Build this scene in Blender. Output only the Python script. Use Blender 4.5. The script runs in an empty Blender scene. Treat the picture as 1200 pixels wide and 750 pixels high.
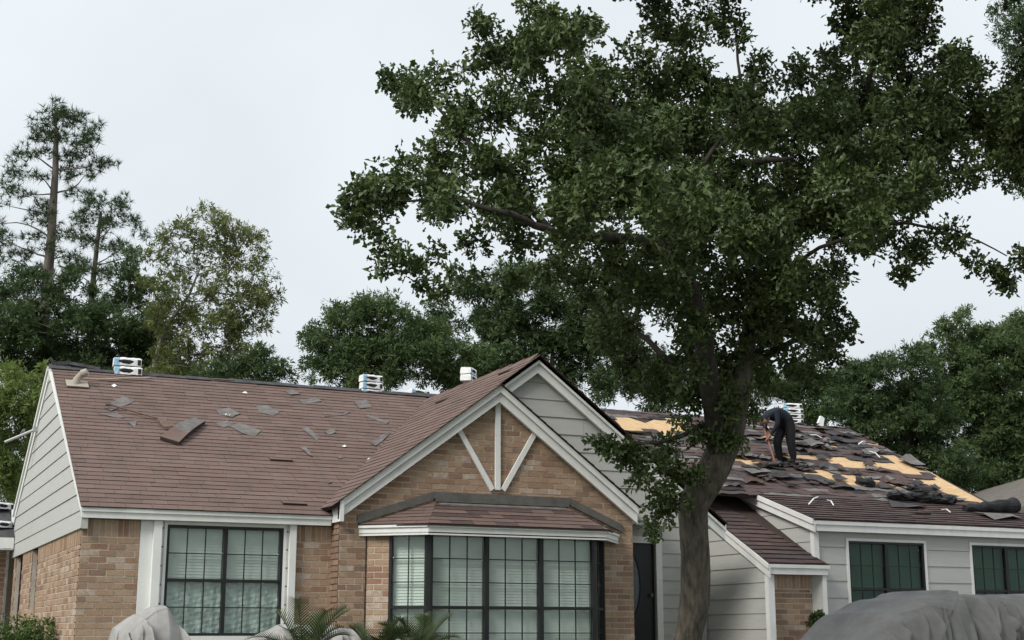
import bpy, math, random
import numpy as np
from mathutils import Vector, Matrix
random.seed(7); rng = np.random.default_rng(7)
scene = bpy.context.scene
COL = scene.collection
R = math.radians

# ------------------------------------------------------------------ camera
YAW, PITCH = R(25.18), R(12.7)
CAM = Vector((-2.4134, -16.8393, 1.2153))
FOC = 1632.0                                   # focal length in pixels of a 1200 px wide picture
FW = Vector((math.sin(YAW)*math.cos(PITCH), math.cos(YAW)*math.cos(PITCH), math.sin(PITCH)))
RT = Vector((math.cos(YAW), -math.sin(YAW), 0)); UP = RT.cross(FW)
cd = bpy.data.cameras.new('camera'); cam = bpy.data.objects.new('camera', cd); COL.objects.link(cam)
cd.sensor_width = 36; cd.lens = FOC/1200*36; cd.clip_start = .1; cd.clip_end = 2000
cam.matrix_world = Matrix.Translation(CAM) @ Matrix((RT, UP, -FW)).transposed().to_4x4()
scene.camera = cam

# ------------------------------------------------------------------ light
SUN_EL, SUN_AZ = R(40), R(-114)                # azimuth from +Y towards +X
w = bpy.data.worlds.new('World'); scene.world = w; w.use_nodes = True
nt = w.node_tree; nt.nodes.clear()
def N(t, k, **kw):
    n = t.nodes.new(k)
    for a, b in kw.items(): setattr(n, a, b)
    return n
out = N(nt, 'ShaderNodeOutputWorld'); bg1 = N(nt, 'ShaderNodeBackground'); bg2 = N(nt, 'ShaderNodeBackground'); mix = N(nt, 'ShaderNodeMixShader')
sky = N(nt, 'ShaderNodeTexSky', sky_type='NISHITA'); sky.sun_disc = False
sky.sun_elevation = SUN_EL; sky.sun_rotation = SUN_AZ; sky.air_density = 1.0; sky.dust_density = 3.0
nt.links.new(sky.outputs[0], bg1.inputs[0]); bg1.inputs[1].default_value = .10
# overcast layer: brighter towards the zenith as a clouded sky is, with soft cloud mottling
tc = N(nt, 'ShaderNodeTexCoord'); sep = N(nt, 'ShaderNodeSeparateXYZ'); nt.links.new(tc.outputs['Generated'], sep.inputs[0])
ramp = N(nt, 'ShaderNodeMapRange'); ramp.inputs[1].default_value = -.05; ramp.inputs[2].default_value = 1; ramp.inputs[3].default_value = .765; ramp.inputs[4].default_value = 1.05
nt.links.new(sep.outputs[2], ramp.inputs[0])
no = N(nt, 'ShaderNodeTexNoise'); no.inputs['Scale'].default_value = 3.0; no.inputs['Detail'].default_value = 4; no.inputs['Roughness'].default_value = .5
nt.links.new(tc.outputs['Generated'], no.inputs['Vector'])
nr = N(nt, 'ShaderNodeMapRange'); nr.inputs[1].default_value = .3; nr.inputs[2].default_value = .7; nr.inputs[3].default_value = .92; nr.inputs[4].default_value = 1.07
nt.links.new(no.outputs[0], nr.inputs[0])
mu = N(nt, 'ShaderNodeMath', operation='MULTIPLY'); nt.links.new(ramp.outputs[0], mu.inputs[0]); nt.links.new(nr.outputs[0], mu.inputs[1])
bg2.inputs[0].default_value = (.893, .952, .995, 1); nt.links.new(mu.outputs[0], bg2.inputs[1])
mix.inputs[0].default_value = .93
nt.links.new(bg1.outputs[0], mix.inputs[1]); nt.links.new(bg2.outputs[0], mix.inputs[2]); nt.links.new(mix.outputs[0], out.inputs[0])
sd = bpy.data.lights.new('sun', 'SUN'); sd.energy = 2.5; sd.angle = R(22); sd.color = (1, .965, .91)
so = bpy.data.objects.new('sun', sd); COL.objects.link(so)
sdir = Vector((math.sin(SUN_AZ)*math.cos(SUN_EL), math.cos(SUN_AZ)*math.cos(SUN_EL), math.sin(SUN_EL)))
so.rotation_euler = sdir.to_track_quat('Z', 'Y').to_euler()
vs = scene.view_settings; vs.view_transform = 'Standard'; vs.look = 'None'; vs.exposure = .16; vs.gamma = 1
scene.cycles.use_adaptive_sampling = True

# ------------------------------------------------------------------ where things stand (real depths)
def ray(px, py): return RT*((px-600)/FOC) - UP*((py-375)/FOC) + FW
def onY(px, py, Y): d = ray(px, py); return CAM + d*((Y-CAM.y)/d.y)
def onX(px, py, X): d = ray(px, py); return CAM + d*((X-CAM.x)/d.x)
def onP(px, py, p, n): d = ray(px, py); n = Vector(n); return CAM + d*((Vector(p)-CAM).dot(n)/d.dot(n))
def atZ(px, py, z): return CAM + ray(px, py)*z
def pxsize(p): return FOC/max(.1, (Vector(p)-CAM).dot(FW))

# ------------------------------------------------------------------ materials
def mat(name, c, rough=.8, noise=None, c2=None, scale=8, island=None, bump=0, bscale=60, spec=.3, trans=0, detail=4, stretch=None, coord='Object', metal=0):
    m = bpy.data.materials.new(name); m.use_nodes = True; t = m.node_tree; b = t.nodes['Principled BSDF']
    b.inputs['Roughness'].default_value = rough; b.inputs['Specular IOR Level'].default_value = spec; b.inputs['Metallic'].default_value = metal
    col = None
    tcn = N(t, 'ShaderNodeTexCoord'); vec = tcn.outputs[coord]
    if coord == 'World': pass
    if stretch:
        mp = N(t, 'ShaderNodeMapping'); mp.inputs['Scale'].default_value = stretch; t.links.new(vec, mp.inputs[0]); vec = mp.outputs[0]
    if c2 is not None:
        nz = N(t, 'ShaderNodeTexNoise'); nz.inputs['Scale'].default_value = scale; nz.inputs['Detail'].default_value = detail; nz.inputs['Roughness'].default_value = .65
        t.links.new(vec, nz.inputs['Vector'])
        rp = N(t, 'ShaderNodeMapRange'); rp.inputs[1].default_value = .32; rp.inputs[2].default_value = .68
        t.links.new(nz.outputs[0], rp.inputs[0]); fac = rp.outputs[0]
        if island is not None:
            g = N(t, 'ShaderNodeNewGeometry'); mm = N(t, 'ShaderNodeMath', operation='MULTIPLY_ADD'); mm.inputs[1].default_value = island
            t.links.new(g.outputs['Random Per Island'], mm.inputs[0])
            m2 = N(t, 'ShaderNodeMath', operation='MULTIPLY'); m2.inputs[1].default_value = 1-island; t.links.new(fac, m2.inputs[0]); t.links.new(m2.outputs[0], mm.inputs[2]); fac = mm.outputs[0]
        mx = N(t, 'ShaderNodeMix', data_type='RGBA'); mx.inputs[6].default_value = (*c, 1); mx.inputs[7].default_value = (*c2, 1)
        t.links.new(fac, mx.inputs[0]); col = mx.outputs[2]; t.links.new(col, b.inputs['Base Color'])
    else: b.inputs['Base Color'].default_value = (*c, 1)
    if bump:
        nb = N(t, 'ShaderNodeTexNoise'); nb.inputs['Scale'].default_value = bscale; nb.inputs['Detail'].default_value = 3; t.links.new(vec, nb.inputs['Vector'])
        bp = N(t, 'ShaderNodeBump'); bp.inputs['Strength'].default_value = bump; bp.inputs['Distance'].default_value = .01
        t.links.new(nb.outputs[0], bp.inputs['Height']); t.links.new(bp.outputs[0], b.inputs['Normal'])
    if trans:
        tr = N(t, 'ShaderNodeBsdfTranslucent'); ms = N(t, 'ShaderNodeMixShader'); ms.inputs[0].default_value = trans
        if col is not None: t.links.new(col, tr.inputs[0])
        else: tr.inputs[0].default_value = (*c, 1)
        o = t.nodes['Material Output']; t.links.new(b.outputs[0], ms.inputs[1]); t.links.new(tr.outputs[0], ms.inputs[2]); t.links.new(ms.outputs[0], o.inputs[0])
    return m
M = {}
KB = (1.10, 1.05, 1.04)
bc = [((.285,.197,.130),(.375,.272,.187)), ((.245,.163,.108),(.325,.226,.156)), ((.31,.225,.153),(.405,.308,.222)), ((.225,.135,.090),(.295,.187,.128)), ((.29,.207,.147),(.50,.44,.37)), ((.19,.128,.092),(.26,.185,.136)), ((.30,.204,.132),(.38,.277,.19))]
BRICK = [mat('brick_%s' % n, tuple(x*y for x, y in zip(a, KB)), .9, c2=tuple(x*y for x, y in zip(b, KB)), scale=14, island=.3, bump=.5, bscale=90) for n, (a, b) in zip('tan brown sand red limewashed umber buff'.split(), bc)]
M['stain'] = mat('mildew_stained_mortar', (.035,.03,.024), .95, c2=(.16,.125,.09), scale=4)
M['mortar'] = mat('mortar', (.46,.395,.325), .95, c2=(.60,.53,.455), scale=5, bump=.4)
SHI = [mat('shingle_%s' % n, a, .92, c2=b, scale=2.6, island=.38, bump=.6, bscale=140, detail=9) for n, a, b in
       (('brown', (.135,.090,.076), (.20,.14,.121)), ('russet', (.134,.086,.071), (.195,.132,.113)), ('umber', (.125,.084,.072), (.187,.132,.114)), ('rose', (.143,.096,.081), (.207,.147,.127)))]
SHD = [mat('shingle_weathered_%s' % n, a, .92, c2=b, scale=6, island=.5, bump=.7, bscale=140, detail=6) for n, a, b in
       (('dark', (.062,.043,.042), (.115,.078,.072)), ('brown', (.075,.05,.046), (.125,.085,.077)), ('grey', (.058,.046,.046), (.10,.078,.076)))]
M['edge'] = mat('asphalt_shadow_edge', (.055,.039,.035), .95)  # cut asphalt edges, also darkened to carry the shadow line of each course
M['under'] = mat('shingle_underside', (.115,.106,.101), .9, c2=(.20,.187,.178), scale=9, bump=.3)
M['felt'] = mat('roof_felt', (.035,.034,.036), .85, c2=(.085,.083,.087), scale=6, bump=.5, bscale=30)
M['black'] = mat('black_felt', (.012,.012,.013), .8, c2=(.03,.03,.032), scale=8, bump=.5, bscale=25)
M['osb'] = mat('plywood', (.48,.31,.155), .85, c2=(.70,.50,.30), scale=7, stretch=(1,6,6), bump=.3, bscale=40)
M['trim'] = mat('white_trim_paint', (.70,.70,.675), .6, c2=(.80,.80,.78), scale=6, bump=.1, stretch=(1,1,.35), detail=7)
M['side'] = mat('greige_siding_paint', (.43,.43,.405), .6, c2=(.49,.49,.465), scale=3, island=.3, bump=.15, bscale=25, stretch=(1,1,8))
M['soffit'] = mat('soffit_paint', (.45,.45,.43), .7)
M['frame'] = mat('black_window_frame', (.013,.015,.015), .4, c2=(.02,.022,.022), scale=6)
M['metal'] = mat('lead_flashing', (.10,.098,.09), .7, c2=(.165,.16,.145), scale=6, bump=.3, metal=.2)
M['door'] = mat('dark_door_paint', (.010,.010,.013), .35)
M['dark'] = mat('dark_interior', (.012,.013,.013), .9)
M['blind'] = mat('white_blind', (.64,.65,.62), .6, c2=(.72,.73,.70), scale=4)
M['blindd'] = mat('drawn_shade_blind', (.22,.25,.235), .6, c2=(.27,.30,.285), scale=4)
M['plastic'] = mat('clear_plastic_sheet', (.42,.46,.45), .25, c2=(.55,.59,.58), scale=6, bump=1.0, bscale=9, spec=.6)
def glass(name, tint, refl=.5):
    m = bpy.data.materials.new(name); m.use_nodes = True; t = m.node_tree; t.nodes.clear()
    o = N(t, 'ShaderNodeOutputMaterial'); tr = N(t, 'ShaderNodeBsdfTransparent'); tr.inputs[0].default_value = (*tint, 1)
    gl = N(t, 'ShaderNodeBsdfGlossy'); gl.inputs['Roughness'].default_value = .06; gl.inputs[0].default_value = (.9,.95,.95,1)
    fr = N(t, 'ShaderNodeFresnel'); fr.inputs[0].default_value = 1.5; mm = N(t, 'ShaderNodeMath', operation='MULTIPLY'); mm.inputs[1].default_value = refl
    mx = N(t, 'ShaderNodeMixShader'); ge = N(t, 'ShaderNodeNewGeometry'); ff = N(t, 'ShaderNodeMath', operation='SUBTRACT'); ff.inputs[0].default_value = 1; t.links.new(ge.outputs['Backfacing'], ff.inputs[1]); m3 = N(t, 'ShaderNodeMath', operation='MULTIPLY')   # the inner face of a thin pane does not trap light
    t.links.new(fr.outputs[0], mm.inputs[0]); t.links.new(mm.outputs[0], m3.inputs[0]); t.links.new(ff.outputs[0], m3.inputs[1]); t.links.new(m3.outputs[0], mx.inputs[0])
    t.links.new(tr.outputs[0], mx.inputs[1]); t.links.new(gl.outputs[0], mx.inputs[2]); t.links.new(mx.outputs[0], o.inputs[0]); return m
M['glass'] = glass('window_glass', (.915,.955,.932), 1.3)
M['glassd'] = glass('screened_window_glass', (.58,.71,.645), .6)
M['oval'] = mat('frosted_oval_glass', (.07,.085,.10), .25, c2=(.13,.15,.17), scale=25, bump=.6, bscale=50)
M['bark'] = mat('oak_bark', (.034,.029,.023), .95, c2=(.14,.122,.10), scale=17, stretch=(1,1,.3), bump=1.0, bscale=26, detail=8)
M['limb'] = mat('oak_shaded_limb_bark', (.022,.019,.016), .95, c2=(.065,.056,.047), scale=12, bump=.8, bscale=20)  # same oak's bark, darkened in colour for the shade inside the crown
M['bark2'] = mat('pine_bark', (.10,.082,.07), .95, c2=(.20,.17,.15), scale=6, stretch=(1,1,.3), bump=.8, bscale=10)
M['bark3'] = mat('grey_bark', (.13,.12,.11), .95, c2=(.22,.21,.19), scale=6, bump=.5, bscale=10)
def leaf(n, a, b, tr=.25, sc=1.2, isl=.55): return mat(n, a, .7, c2=b, scale=sc, island=isl, trans=tr, spec=.2, coord='Object')
M['oak'] = mat('oak_leaves', (.020,.042,.011), .5, c2=(.125,.172,.052), scale=1.6, island=.6, trans=.22, spec=.45)
M['pine'] = leaf('pine_needles', (.042,.07,.034), (.095,.13,.062), .15, .4)
M['olive'] = leaf('olive_leaves', (.075,.105,.035), (.20,.225,.08), .3, .3)
M['deep'] = leaf('deep_green_leaves', (.034,.06,.024), (.092,.135,.052), .25, .35)
M['mid'] = leaf('mid_green_leaves', (.05,.088,.034), (.125,.175,.066), .25, .35)
M['bright'] = leaf('bright_green_leaves', (.105,.165,.04), (.25,.31,.10), .4, .6)
M['palm'] = leaf('sago_leaves', (.045,.07,.028), (.12,.145,.07), .2, 3)
M['hedge'] = leaf('shrub_leaves', (.045,.085,.025), (.13,.19,.06), .25, 2)
M['cover'] = mat('grey_car_cover', (.155,.155,.15), .7, c2=(.225,.225,.22), scale=3, bump=.6, bscale=16, spec=.2)
def creases(m, sc, st, strength, dist):
    t = m.node_tree; b = t.nodes['Principled BSDF']; tcn = N(t, 'ShaderNodeTexCoord'); mp = N(t, 'ShaderNodeMapping'); mp.inputs['Scale'].default_value = st; t.links.new(tcn.outputs['Object'], mp.inputs[0])
    nz = N(t, 'ShaderNodeTexNoise'); nz.noise_type = 'RIDGED_MULTIFRACTAL'; nz.inputs['Scale'].default_value = sc; nz.inputs['Detail'].default_value = 2.5; nz.inputs['Roughness'].default_value = .4; nz.inputs['Distortion'].default_value = .6
    t.links.new(mp.outputs[0], nz.inputs['Vector']); bp = N(t, 'ShaderNodeBump'); bp.inputs['Strength'].default_value = strength; bp.inputs['Distance'].default_value = dist
    old = b.inputs['Normal'].links[0].from_socket if b.inputs['Normal'].links else None
    if old: t.links.new(old, bp.inputs['Normal'])
    t.links.new(nz.outputs[0], bp.inputs['Height']); t.links.new(bp.outputs[0], b.inputs['Normal'])
M['coverl'] = mat('pale_grey_cover', (.27,.258,.245), .8, c2=(.36,.35,.335), scale=5, bump=.5, bscale=20)
creases(M['cover'], 1.5, (1,1,.32), 1.0, .045); creases(M['coverl'], 2.6, (1,1,.35), 1.0, .03)
M['wrap'] = mat('white_plastic_wrap', (.78,.79,.78), .35, c2=(.86,.87,.86), scale=9, bump=.7, bscale=30, spec=.5)
M['wrapb'] = mat('blue_plastic_print', (.16,.36,.50), .4, c2=(.45,.62,.72), scale=14)
M['beige'] = mat('beige_pvc', (.32,.285,.225), .7, c2=(.42,.38,.315), scale=6)
M['wood'] = mat('pale_wood', (.36,.30,.23), .8, c2=(.46,.39,.31), scale=10)
M['rust'] = mat('rusty_steel', (.11,.07,.055), .7, c2=(.19,.12,.09), scale=20, bump=.3)
M['redpole'] = mat('red_tool_handle', (.36,.17,.13), .6)
M['steel'] = mat('grey_steel', (.42,.43,.42), .45, metal=.4)
M['navy'] = mat('navy_shirt', (.010,.013,.022), .85, c2=(.016,.02,.032), scale=8, bump=.3)
M['print'] = mat('pale_shirt_print', (.14,.22,.34), .8, c2=(.30,.38,.48), scale=22)
M['pants'] = mat('black_trousers', (.006,.006,.007), .85, c2=(.012,.012,.013), scale=6, bump=.3)
M['skin'] = mat('tan_skin', (.26,.15,.10), .6)
M['shirtg'] = mat('grey_undershirt', (.10,.095,.09), .85)
M['boot'] = mat('dark_boots', (.03,.025,.022), .8)
M['grass'] = mat('lawn_soil', (.05,.075,.028), .95, c2=(.10,.10,.05), scale=1.5, bump=.5, bscale=20)
M['concrete'] = mat('driveway_concrete', (.34,.33,.31), .9, c2=(.42,.41,.385), scale=1.2, bump=.2)
M['asphalt'] = mat('street_asphalt', (.045,.045,.046), .9, c2=(.06,.06,.06), scale=6, bump=.3, bscale=90)
M['farroof'] = mat('far_roof_shingle', (.11,.098,.085), .95, c2=(.17,.152,.135), scale=3, bump=.3, stretch=(1,1,5))

# ------------------------------------------------------------------ mesh helpers
def link(name, me, parent=None, label=None, cat=None, group=None, kind=None, loc=None):
    o = bpy.data.objects.new(name, me); COL.objects.link(o)
    if parent is not None: o.parent = parent
    if loc is not None: o.location = loc
    for k, v in (('label', label), ('category', cat), ('group', group), ('kind', kind)):
        if v: o[k] = v
    return o
def empty(name, label, cat, loc=(0,0,0), rot=None, group=None):
    o = link(name, None, None, label, cat, group, None, loc); o.empty_display_size = .2
    if rot is not None: o.rotation_euler = rot
    return o
class MB:
    def __init__(s): s.v = []; s.f = []; s.m = []
    def face(s, pts, m=0):
        i = len(s.v); s.v += [tuple(p) for p in pts]; s.f.append(tuple(range(i, i+len(pts)))); s.m.append(m)
    def raw(s, vs, fs, m=0, ms=None):
        i = len(s.v); s.v += [tuple(p) for p in vs]; s.f += [tuple(a+i for a in f) for f in fs]; s.m += (ms if ms else [m]*len(fs))
    def prism(s, front, back, m=0, me=None, cap=True):
        n = len(front); me = m if me is None else me
        fs = [tuple(range(n))]; ms = [m]
        if cap: fs.append(tuple(range(2*n-1, n-1, -1))); ms.append(me)
        for k in range(n): j = (k+1) % n; fs.append((k, n+k, n+j, j)); ms.append(me)
        s.raw(list(front)+list(back), fs, ms=ms)
    def box(s, c, d, rot=None, m=0):
        c = Vector(c); P = []
        for sz in (-1, 1):
            for x, y in ((-1,-1),(1,-1),(1,1),(-1,1)):
                q = Vector((x*d[0]/2, y*d[1]/2, sz*d[2]/2))
                if rot is not None: q = rot @ q
                P.append(c+q)
        s.raw(P, [(3,2,1,0),(4,5,6,7),(0,1,5,4),(1,2,6,5),(2,3,7,6),(3,0,4,7)], m)
    def beam(s, a, b, w, t, n, m=0):
        # board from a to b: face width w in the plane across n, thickness t along n
        a = Vector(a); b = Vector(b); n = Vector(n).normalized(); u = (b-a).normalized(); v = n.cross(u).normalized()
        P = [a-v*w/2, b-v*w/2, b+v*w/2, a+v*w/2]
        s.prism([p+n*t for p in P], P, m)
    def tube(s, pts, rad, k=8, m=0, cap=True, wob=0):
        pts = [Vector(p) for p in pts]; n = len(pts); V = []; F = []
        ref = Vector((0,0,1)) if abs((pts[-1]-pts[0]).normalized().z) < .9 else Vector((1,0,0))
        for i, p in enumerate(pts):
            d = (pts[min(i+1,n-1)]-pts[max(i-1,0)]).normalized()
            x = d.cross(ref).normalized(); y = d.cross(x); r = rad[i] if hasattr(rad, '__len__') else rad
            for j in range(k):
                a = 2*math.pi*j/k; rr = r*(1+wob*(random.random()-.5)); V.append(p+x*math.cos(a)*rr+y*math.sin(a)*rr)
        for i in range(n-1):
            for j in range(k): q = (j+1) % k; F.append((i*k+j, i*k+q, (i+1)*k+q, (i+1)*k+j))
        if cap: F.append(tuple(range(k-1,-1,-1))); F.append(tuple(range((n-1)*k, n*k)))
        s.raw(V, F, m)
    def mesh(s, name, mats, smooth=False):
        me = bpy.data.meshes.new(name); me.from_pydata(s.v, [], s.f)
        for m in (mats if isinstance(mats, (list, tuple)) else [mats]): me.materials.append(m)
        me.polygons.foreach_set('material_index', s.m)
        if smooth: me.polygons.foreach_set('use_smooth', [True]*len(s.f))
        me.update(); return me
    def build(s, name, mats, parent=None, smooth=False, loc=None, **kw):
        if loc is not None:
            L = Vector(loc); s.v = [tuple(Vector(p)-L) for p in s.v]
        return link(name, s.mesh(name, mats, smooth), parent, kw.get('label'), kw.get('cat'), kw.get('group'), kw.get('kind'), loc)
# polygons in a plane
def area(p): return .5*sum(p[i][0]*p[(i+1) % len(p)][1]-p[(i+1) % len(p)][0]*p[i][1] for i in range(len(p)))
def half(p, a, b, c):
    o = []
    for i in range(len(p)):
        q, r = p[i], p[(i+1) % len(p)]; dq = a*q[0]+b*q[1]-c; dr = a*r[0]+b*r[1]-c
        if dq <= 1e-9: o.append(q)
        if (dq < -1e-9 and dr > 1e-9) or (dq > 1e-9 and dr < -1e-9):
            t = dq/(dq-dr); o.append((q[0]+(r[0]-q[0])*t, q[1]+(r[1]-q[1])*t))
    return o
def clip(p, reg):
    for i in range(len(reg)):
        if len(p) < 3: return []
        x0, y0 = reg[i]; x1, y1 = reg[(i+1) % len(reg)]
        a, b = (y1-y0), -(x1-x0); p = half(p, a, b, a*x0+b*y0)
    return p if len(p) > 2 and abs(area(p)) > 2e-5 else []
def minus(p, r):
    u0, v0, u1, v1 = r; res = []
    for cut, keep in (((1,0,u0),(-1,0,-u0)), ((-1,0,-u1),(1,0,u1)), ((0,1,v0),(0,-1,-v0)), ((0,-1,-v1),(0,1,v1))):
        a = half(p, *cut)
        if len(a) > 2 and abs(area(a)) > 2e-5: res.append(a)
        p = half(p, *keep)
        if len(p) < 3: break
    return res
class Frame:
    def __init__(s, O, U, V): s.O = Vector(O); s.U = Vector(U).normalized(); s.V = Vector(V).normalized(); s.N = s.U.cross(s.V)
    def to(s, p): q = Vector(p)-s.O; return (q.dot(s.U), q.dot(s.V))
    def at(s, u, v, h=0): return s.O+s.U*u+s.V*v+s.N*h
    def reg(s, pts):
        q = [s.to(p) for p in pts]
        return q if area(q) > 0 else q[::-1]
    def mtx(s, u, v, h=0):
        return Matrix.Translation(s.at(u, v, h)) @ Matrix((s.U, s.V, s.N)).transposed().to_4x4()
PIECES = {'brick': [], 'shingle': []}
def piece(kind, fr, poly, hf, back, mi, me):
    P = [fr.at(u, v, hf(u, v)) for u, v in poly]; B = [fr.at(u, v, back) for u, v in poly]
    PIECES[kind].append((P, B, mi, me))
def bricks(fr, reg, opens=(), soldier=None, bl=.205, bh=.075, v_base=0.0, mb=None, pick=None, uoff=0):
    us = [p[0] for p in reg]; vs_ = [p[1] for p in reg]
    polys = [reg]
    for r in opens: polys = [q for p in polys for q in minus(p, r)]
    for p in polys: mb.prism([fr.at(u, v, 0) for u, v in p], [fr.at(u, v, -.09) for u, v in p])
    j = .0145; v = v_base; row = 0
    def lay(u0, v0, u1, v1, mi):
        ps = [clip([(u0,v0),(u1,v0),(u1,v1),(u0,v1)], reg)]
        for r in opens: ps = [q for p in ps if p for q in minus(p, r)]
        h = .004+random.random()*.005; tx = (random.random()-.5)*.02
        for p in ps:
            if p and abs(area(p)) > .0008: piece('brick', fr, p, lambda u, v: h+tx*(u-u0), -.004, mi, mi)
    top = max(vs_)
    if soldier: top = soldier[0]
    while v < top-.01:
        u = min(us)-bl+(row % 2)*bl/2+uoff-random.random()*.01
        while u < max(us):
            q = random.random()
            lay(u+j/2, v+j/2, u+bl-j/2, min(v+bh, top)-j/2, random.choices(range(7), pick or (5,3.2,3.6,1.6,1.7,.9,3))[0]); u += bl
        v += bh; row += 1
    if soldier:
        u = min(us)
        while u < max(us): lay(u+j/2, soldier[0]+j/2, u+.067-j/2, soldier[1], random.choices(range(7), pick or (4,3,3,2,.5,1,3))[0]); u += .067
def shingles(fr, reg, mats, off=0, exp=.127, tab=.305, butt=.008, skip=None, ragged=.004, start=None):
    us = [p[0] for p in reg]; vs_ = [p[1] for p in reg]; v = min(vs_) if start is None else start; row = 0
    while v < max(vs_):
        u = min(us)-tab*random.random(); k = 0; wav = random.random()*6
        tone = random.choice(mats)
        while u < max(us):
            dv = math.sin(u*1.3+wav)*ragged+(random.random()-.5)*ragged
            p = clip([(u+.0015, v+dv), (u+tab-.0015, v+dv), (u+tab-.0015, v+exp+.02), (u+.0015, v+exp+.02)], reg)
            c = (u+tab/2, v+exp/2)
            if p and not (skip and skip(fr.at(*c))):
                h0 = butt*(.8+.5*random.random()); tl = (random.random()-.5)*.006; lift = random.random() < .005
                if lift: h0 += .02
                mi = off+(tone if random.random() < .6 else random.choice(mats))
                u_, v_ = u, v+dv
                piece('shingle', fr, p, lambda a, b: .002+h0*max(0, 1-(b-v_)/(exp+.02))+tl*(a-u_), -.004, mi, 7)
            u += tab
        v += exp; row += 1
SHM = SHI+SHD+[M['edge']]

# ================================================================== THE HOUSE
house = empty('brick_house', 'one storey tan brick house with brown shingle roof half stripped and white trim', 'house', (0,0,0))
def part(name, mb, mats, **kw): return mb.build(name, mats, house, **kw)
ZG = .38                                                  # floor level of the house
EY, EZ = -.12, 2.667; RY, RZ = 4.0, 5.0                   # eave and ridge of the main roof
MS = (RZ-EZ)/(RY-EY)
def mainz(Y): return EZ+MS*(Y-EY)
mS = math.hypot(1, MS)
FR_MAIN = Frame((0, EY, EZ), (1,0,0), (0,1,MS))
GM = .74                                                  # pitch of the front gables
AP = onY(586.5, 450.5, -.42)                                # apex of the brick gable roof
def gz(X): return AP.z+GM*(X-AP.x)
BX = onY(632.5, 415.5, -.34).x; BZ = gz(BX)      # ridge of the siding gable
FR_G = Frame((AP.x, 0, AP.z), (0,-1,0), (1,0,GM))
# valley between main slope and left slope of the front gable
def val(Y): X = AP.x+(mainz(Y)-AP.z)/GM; return Vector((X, Y, mainz(Y)))
bridge = EY+(BZ-EZ)/MS                                    # where the gable ridge dies into the main slope
v0, v1 = val(EY), Vector((BX, bridge, BZ))

# ---- roof slabs (decking under the shingles)
RXR = 14.3
deck = MB(); fx0 = onY(398.5, 585, -.42).x
def slab(mb, pts, n, t=.05, m=0): n = Vector(n).normalized(); mb.prism([Vector(p) for p in pts], [Vector(p)-n*t for p in pts], m)
NM = (0,-MS,1)
slab(deck, [(-.03,EY,EZ), (fx0,EY,EZ), v1, (BX+.001,RY,RZ), (.01,RY,RZ)], NM, m=0)
slab(deck, [(RXR,RY,RZ), (.01,RY,RZ), (.0,8.12,EZ), (RXR,8.12,EZ)], (0,MS,1)); slab(deck, [(15.3,-.3,2.83), (15.3,8.1,2.6), (14.35,RY+.1,RZ-.05), (14.35,RY-.05,RZ-.05), (15.02,.7,3.15)], (1,0,.35))
slab(deck, [(AP.x,-.42,AP.z), v1, (2.88,EY+.13,gz(2.88)), (2.88,-.42,gz(2.88))], (-GM,0,1))
slab(deck, [(BX,-.32,BZ), (BX,bridge,BZ), (AP.x+.001,bridge-.001-(BX-AP.x)*GM/MS,AP.z), (AP.x+.001,-.32,AP.z)], (-GM,0,1))
RG = AP.x+(AP.z-2.90)/GM
slab(deck, [(AP.x,-.42,AP.z), (RG,-.42,2.90), (RG,-.19,2.90), (AP.x,-.19,AP.z)], (GM,0,1))
RB = BX+(BZ-2.72)/GM
slab(deck, [(BX+.001,-.32,BZ), (RB,-.32,2.72), (RB,.3,2.72), (BX+.001,bridge,BZ)], (GM,0,1))
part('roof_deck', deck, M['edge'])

# ---- shingles of the left roof
shingles(FR_MAIN, FR_MAIN.reg([(-.05,EY-.04,EZ-.02), (fx0-.01,EY-.04,EZ-.02), v1+Vector((.02,0,0)), (BX+.05,RY,RZ), (-.01,RY,RZ)]), range(4))
shingles(FR_G, FR_G.reg([(AP.x,-.46,AP.z), (v0.x-.1,-.46,gz(v0.x-.1)), (v0.x-.1,EY-.02,gz(v0.x-.1)), v0, v1, (BX,bridge,BZ), (BX,-.36,BZ), (AP.x+.02,-.36,gz(AP.x+.02))]) if False else
         FR_G.reg([(AP.x,-.46,AP.z), (2.86,-.46,gz(2.86)), (2.86,EY+.13,gz(2.86)), (AP.x, EY+(AP.z-EZ)/MS+.02, AP.z)]), range(4), ragged=.003)
shingles(FR_G, FR_G.reg([(AP.x,-.36,AP.z), (AP.x,EY+(AP.z-EZ)/MS,AP.z), (BX,bridge,BZ), (BX,-.36,BZ)]), range(4), ragged=.003, start=0)
FR_GR = Frame((RG,0,2.90), (0,1,0), (-1,0,GM))
shingles(FR_GR, FR_GR.reg([(AP.x,-.46,AP.z), (RG+.03,-.46,2.88), (RG+.03,-.2,2.88), (AP.x,-.2,AP.z)]), range(4))
FR_BR = Frame((RB,0,2.72), (0,1,0), (-1,0,GM))
shingles(FR_BR, FR_BR.reg([(BX,-.36,BZ), (RB,-.36,2.72), (RB,.3,2.72), (BX,bridge,BZ)]), range(4))

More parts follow.
